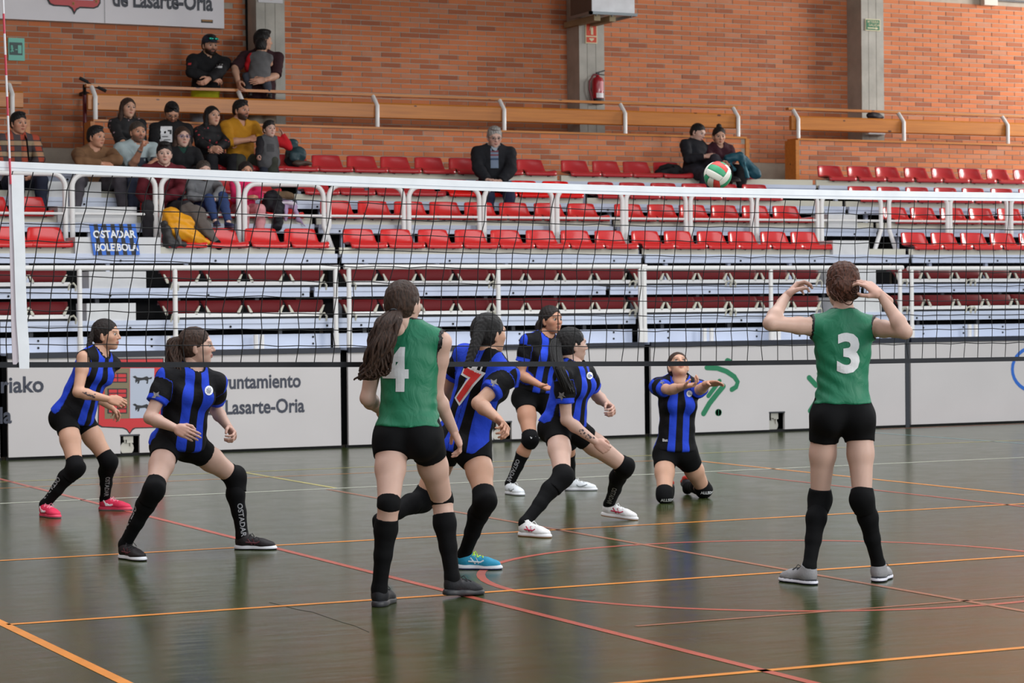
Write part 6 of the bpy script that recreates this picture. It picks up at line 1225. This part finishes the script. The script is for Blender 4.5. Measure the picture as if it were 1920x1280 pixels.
# green exit sign
r, w, h = board('exit_sign', 1622.5, 35, 1650.5, 58.5, yF-.012, CRM, 'green exit sign with arrow on the right hand pillar', 'sign', .012); GS = mat('exit_green', (20, 110, 72), .5); rect(r, 'green_field', w*.05, h*.07, w*.95, h*.93, GS)
for t, z in (('IRTEERA', .76), ('SALIDA', .49)):
    V, F = text_mesh(t, .1, .003); s = w*.74/(V[:, 0].max()-V[:, 0].min()); link('lettering', pmesh('lettering', [(w*.5+(x-V[:, 0].mean())*s, -.006, h*z+(y-(V[:, 1].max()+V[:, 1].min())/2)*1.0*h*.2/(V[:, 1].max()-V[:, 1].min())) for x, y in V], F, CRM), r)
MB().prism([(w*.14, h*.18), (w*.68, h*.18), (w*.68, h*.1), (w*.86, h*.22), (w*.68, h*.34), (w*.68, h*.27), (w*.14, h*.27)], (0, -.007, 0), (1, 0, 0), (0, 0, 1), (0, 1, 0), .005).obj('arrow_symbol', CRM, r)
# emergency light, dark bag on the beam, little boxes, cable
a, b = W(1628, 241, yF-.09), W(1661, 253, yF-.09); r = empty('emergency_light', (a[0], yF-.09, b[2]), 'white emergency light box on the right hand pillar', 'light'); w, h = b[0]-a[0], a[2]-b[2]
MB().box((0, .03, 0), (w, .1, h)).obj('housing', WHITE, r); MB().box((.01, 0, .006), (w-.01, .03, h-.012)).obj('diffuser', mat('frosted', (224, 230, 236), .3), r)
a = W(1642, 221, YP+.12); r = link('bag', pmesh('bag', *surf([ell((0, 0, .04), (.13, .06, .055)), ell((.07, 0, .02), (.10, .05, .03)), ell((-.06, 0, .05), (.07, .05, .04))], .01, wob=.004), cloth('bag_black', (36, 32, 38), .6), None, True), None, (a[0], YP+.16, 4.355)); tag(r, 'small dark bag lying on the wooden beam before the right hand pillar', 'bag')
MB().tube([(-.1, 0, .07), (0, -.02, .09), (.08, -.03, .05), (.13, -.02, .02)], .008, 6).obj('strap', PR_, r)
a, b = W(1846, -8, YW-.12), W(1871, 10.5, YW-.12); r = empty('junction_box', (a[0], YW-.12, b[2]), 'white wall box with grey conduit at the upper right', 'box'); MB().box((0, 0, 0), (b[0]-a[0], .108, .2)).box((-.01, -.005, .15), (b[0]-a[0]+.01, .108, .2)).obj('housing', mat('box_ivory', (206, 198, 186), .5), r); MB().tube([(.1, .07, .1), (3, .07, .1)], .018, 8).obj('conduit', GREYM, r)
c0 = W(462, -10, YW-.03); r = link('cable', MB().tube([(0, 0, 1.), (0, 0, 0), (.008, 0, -.5)], .022, 6).mesh('cable', [DARK]), None, tuple(W(463, 40, YW-.035))); tag(r, 'black cable running down beside the left concrete pillar', 'cable'); MB().box((-.02, -.02, -.62), (.06, .03, -.5)).obj('socket_box', CREAM, r)
r, w, h = board('prohibition_sign', 484, -40, 530.5, 6.5, yF-.012, mat('sign_pure', (206, 206, 210), .5), 'white sign with a red ring at the top of the left pillar', 'sign', .012); V = []
for i in range(25):
    for q in (w*.27, w*.38): V.append((w/2+q*math.cos(i*.2618), -.003, h*.54+q*math.sin(i*.2618)))
link('red_ring', pmesh('red_ring', V, [(2*i, 2*i+1, 2*i+3, 2*i+2) for i in range(24)], RED), r)
# striped banner in the passage
r = empty('banner', tuple(W(220, 478, DY[3]-.05)), 'blue and black striped club banner on the steps, white lettering', 'banner', None); BO = np.array(r.location); Q = [W(167, 420, DY[3]-.035), W(254, 419.5, DY[3]-.035), W(262.5, 477.5, DY[3]-.06), W(176, 478, DY[3]-.06)]
def bq(u, v): return (Q[0]*(1-u)+Q[1]*u)*(1-v)+(Q[3]*(1-u)+Q[2]*u)*v-BO
BB1, BB2 = mat('banner_blue', (44, 104, 200), .6), mat('banner_black', (22, 22, 26), .6)
for i in range(11):
    u0, u1 = i/11, (i+1)/11; P = [bq(u0, 0), bq(u1, 0), bq(u1, 1), bq(u0, 1)]; MB().add([*P, *[p+V3(0, .01, 0) for p in P]], [(3, 2, 1, 0), (4, 5, 6, 7), (0, 1, 5, 4), (1, 2, 6, 5), (2, 3, 7, 6), (3, 0, 4, 7)]).obj('stripe', BB1 if i % 2 == 0 else BB2, r)
for t, v, u0, u1 in (('OSTADAR', .33, .05, .97), ('BOLEIBOLA', .75, .05, .98)):
    V, F = text_mesh(t, 1, .03); V = (V-V.min(0))/(V.max(0)-V.min(0)); link('lettering', pmesh('lettering', [bq(u0+(u1-u0)*x, v+.125-.25*y)-V3(0, .006, 0) for x, y in V], F, mat('banner_white', (226, 228, 230), .6)), r)
# ---- bags and coats left on the seats
def heap(name, prims, m, label, cat, extra=(), h=.012, wob=.006):
    V, Q = surf(prims, h, wob=wob); z0 = V[:, 2].min(); o = V3(V[:, 0].mean(), V[:, 1].mean(), z0); r = link(name, pmesh(name, V-o, Q, m, None, True), None, tuple(o)); tag(r, label, cat)
    for nm, pr, mm in extra: v, q = surf(pr, h, wob=wob); link(nm, pmesh(nm, v-o, q, mm, None, True), r)
    return r
y = DY[6]+.1; P = lambda px, py, yy: W(px, py, yy); TEAL = cloth('teal_nylon', (40, 62, 68), .5)
heap('backpack', [cone(P(550, 298, y+.12), P(548, 270, y+.16), .115, .075, .05), ell(P(560, 290, y), (.10, .08, .11))], TEAL, 'dark teal backpack on the top row seat beside the child', 'bag', [('front_pocket', [ell(P(553, 293, y-.05), (.085, .04, .07))], TEAL), ('grab_handle', [cone(P(546, 263, y+.14), P(552, 264, y+.14), .016, .016)], BLACKC)])
heap('handbag', [ell(P(562, 306, y-.1), (.11, .06, .035)), ell(P(575, 306, y-.1), (.07, .05, .028))], cloth('brown_leather', (78, 62, 54), .5), 'small brown bag in front of the teal backpack', 'bag')
heap('bag', [ell(P(1256, 320, DY[6]+.12), (.19, .12, .10)), ell(P(1242, 323, DY[6]+.1), (.10, .1, .06))], cloth('bag_black2', (20, 20, 23), .8), 'shapeless black bag on a top row seat, left of the couple', 'bag', [('strap', [cone(P(1240, 318, DY[6]+.02), P(1262, 312, DY[6]+.02), .012, .012), cone(P(1262, 312, DY[6]+.02), P(1276, 322, DY[6]+.02), .012, .012)], BLACKC)])
y = DY[6]-.22; TC = cloth('teal_coat', (24, 74, 88), .5)
heap('coat', [cone(P(1364, 297, y+.05), P(1388, 292, y), .055, .06), cone(P(1388, 292, y), P(1400, 330, y-.03), .05, .035), cone(P(1396, 300, y+.02), P(1418, 326, y), .06, .075, .05), ell(P(1412, 322, y), (.07, .05, .08)), cone(P(1360, 300, y+.1), P(1376, 318, y), .04, .03)], TC, 'teal coat draped over the knees of the woman with the top knot', 'coat', [('lining', [cone(P(1396, 305, y-.06), P(1403, 332, y-.06), .018, .016)], cloth('teal_lining', (70, 124, 138), .5))])
y = DY[3]+.12; GC = cloth('grey_coat', (92, 84, 80), .85); YC = cloth('yellow_nylon', (214, 146, 28), .45)
heap('jacket', [cone(P(322, 408, y+.1), P(330, 432, y), .11, .10, .06), cone(P(330, 432, y), P(372, 450, y-.06), .11, .06, .06), cone(P(318, 400, y+.1), P(350, 420, y+.02), .07, .09, .05), cone(P(345, 430, y), P(388, 455, y-.08), .08, .035, .05)], YC, 'yellow and dark grey jacket thrown over two front seats', 'jacket',
     [('dark_panel', [cone(P(312, 428, y-.07), P(320, 455, y-.10), .045, .05), cone(P(320, 455, y-.1), P(345, 459, y-.12), .05, .03), cone(P(308, 420, y), P(314, 456, y-.05), .04, .05)], cloth('dark_grey_nylon', (52, 50, 50), .5)), ('grey_strip', [cone(P(330, 428, y-.10), P(338, 458, y-.14), .022, .024)], cloth('grey_nylon', (84, 80, 78), .5))], wob=.008)
heap('coat', [cone(P(352, 392, y+.22), P(372, 404, y+.14), .08, .085, .06), cone(P(366, 398, y+.14), P(386, 430, y+.02), .085, .065, .05), cone(P(386, 428, y+.02), P(406, 456, y-.06), .062, .045, .05), cone(P(348, 398, y+.2), P(384, 440, y+.04), .06, .035, .05)], GC, 'grey coat hanging over the yellow jacket and a seat back', 'coat', [('dark_cuff', [cone(P(406, 456, y-.06), P(409, 460, y-.07), .05, .05)], BLACKC)], wob=.008)
y = DY[4]+.1
heap('coat', [cone(P(510, 372, y+.1), P(522, 388, y), .10, .10, .05), cone(P(522, 388, y), P(520, 424, y-.16), .075, .06, .05), ell(P(504, 380, y+.05), (.08, .08, .12))], cloth('black_padded', (24, 24, 30), .6), 'black padded coat with fur hood on the seat beside the pink girl', 'coat', [('fur_trim', [cone(P(512, 366, y+.08), P(545, 368, y+.06), .04, .045), ell(P(530, 363, y+.1), (.10, .05, .035))], cloth('brown_fur', (104, 84, 64), .95, .9, 60, .3))])
heap('scarf', [cone(P(532, 380, y-.02), P(550, 386, y-.06), .05, .05), cone(P(536, 384, y-.06), P(536, 412, y-.14), .028, .024), cone(P(550, 384, y-.08), P(560, 412, y-.14), .032, .022), cone(P(560, 412, y-.14), P(572, 424, y-.18), .022, .016)], cloth('lilac_knit', (164, 140, 170), .9), 'lilac scarf hanging from the seat beside the black padded coat', 'scarf', [('pale_fold', [cone(P(530, 380, y-.07), P(552, 382, y-.11), .022, .022)], cloth('pale_knit', (206, 196, 206), .9))])
# ---- bicycle in the passage, seen head on
TYR = mat('tyre', (22, 22, 24), .8); bx = W(173, 200, 29.5)[0]; zh = W(174, 158, 29.6)[2]; r = empty('bicycle', (bx-.03, 29.75, 2.985), 'dark mountain bicycle parked in the passage at the end of the parapet', 'bicycle'); zr = zh-2.985
def wheel(y):
    q = MB(); q.tube([(0, y+.34*math.cos(t*.2618), .36+.34*math.sin(t*.2618)) for t in range(25)], .024, 8); q.obj('tyre', TYR, r, True); s = MB()
    for t in range(14): s.tube([(0, y, .36), (0, y+.33*math.cos(t*.449), .36+.33*math.sin(t*.449))], .0025, 4)
    s.obj('spokes', GREYM, r)
wheel(0); wheel(1.05); MF = mat('frame_maroon', (96, 26, 38), .35)
MB().tube([(0, 0, .36), (.0, .10, zr-.1)], .026, 8).obj('fork', MF, r, True); MB().tube([(0, .1, zr-.25), (0, .62, .34)], .026, 8).tube([(0, .1, zr-.14), (0, .72, zr-.25)], .022, 8).tube([(0, .62, .34), (0, .75, zr-.1)], .022, 8).tube([(0, .62, .34), (0, 1.05, .36)], .014, 8).tube([(0, .72, zr-.28), (0, 1.05, .36)], .014, 8).obj('frame', MF, r, True)
h0, h1 = W(157, 150, 29.6), W(191, 167, 29.6); o = V3(bx-.03, 29.75, 2.985); MB().tube([h0-o, (h0*.5+h1*.5)-o+V3(0, .06, .0), h1-o], .016, 8).obj('handlebar', TYR, r, True); MB().tube([(0, .1, zr-.12), (0, .0, zr)], .022, 8).obj('stem', TYR, r, True)
for p in (h0, h1): d_ = nrm(h1-h0)*.06; MB().tube([p-d_-o, p+d_-o], .022, 8).obj('grip', TYR, r, True)
MB().prism([(-.02, 0), (-.07, .2), (-.06, .26), (.06, .26), (.07, .2), (.02, 0)], (0, .62, zr-.06), (1, 0, 0), (0, 1, 0), (0, 0, 1), .04).obj('saddle', TYR, r)
for c in r.children:
    if c.name.split('.')[0] not in ('handlebar', 'grip'): c.rotation_euler.z = -.27
print('built in %.1f s' % (time.time()-T0))
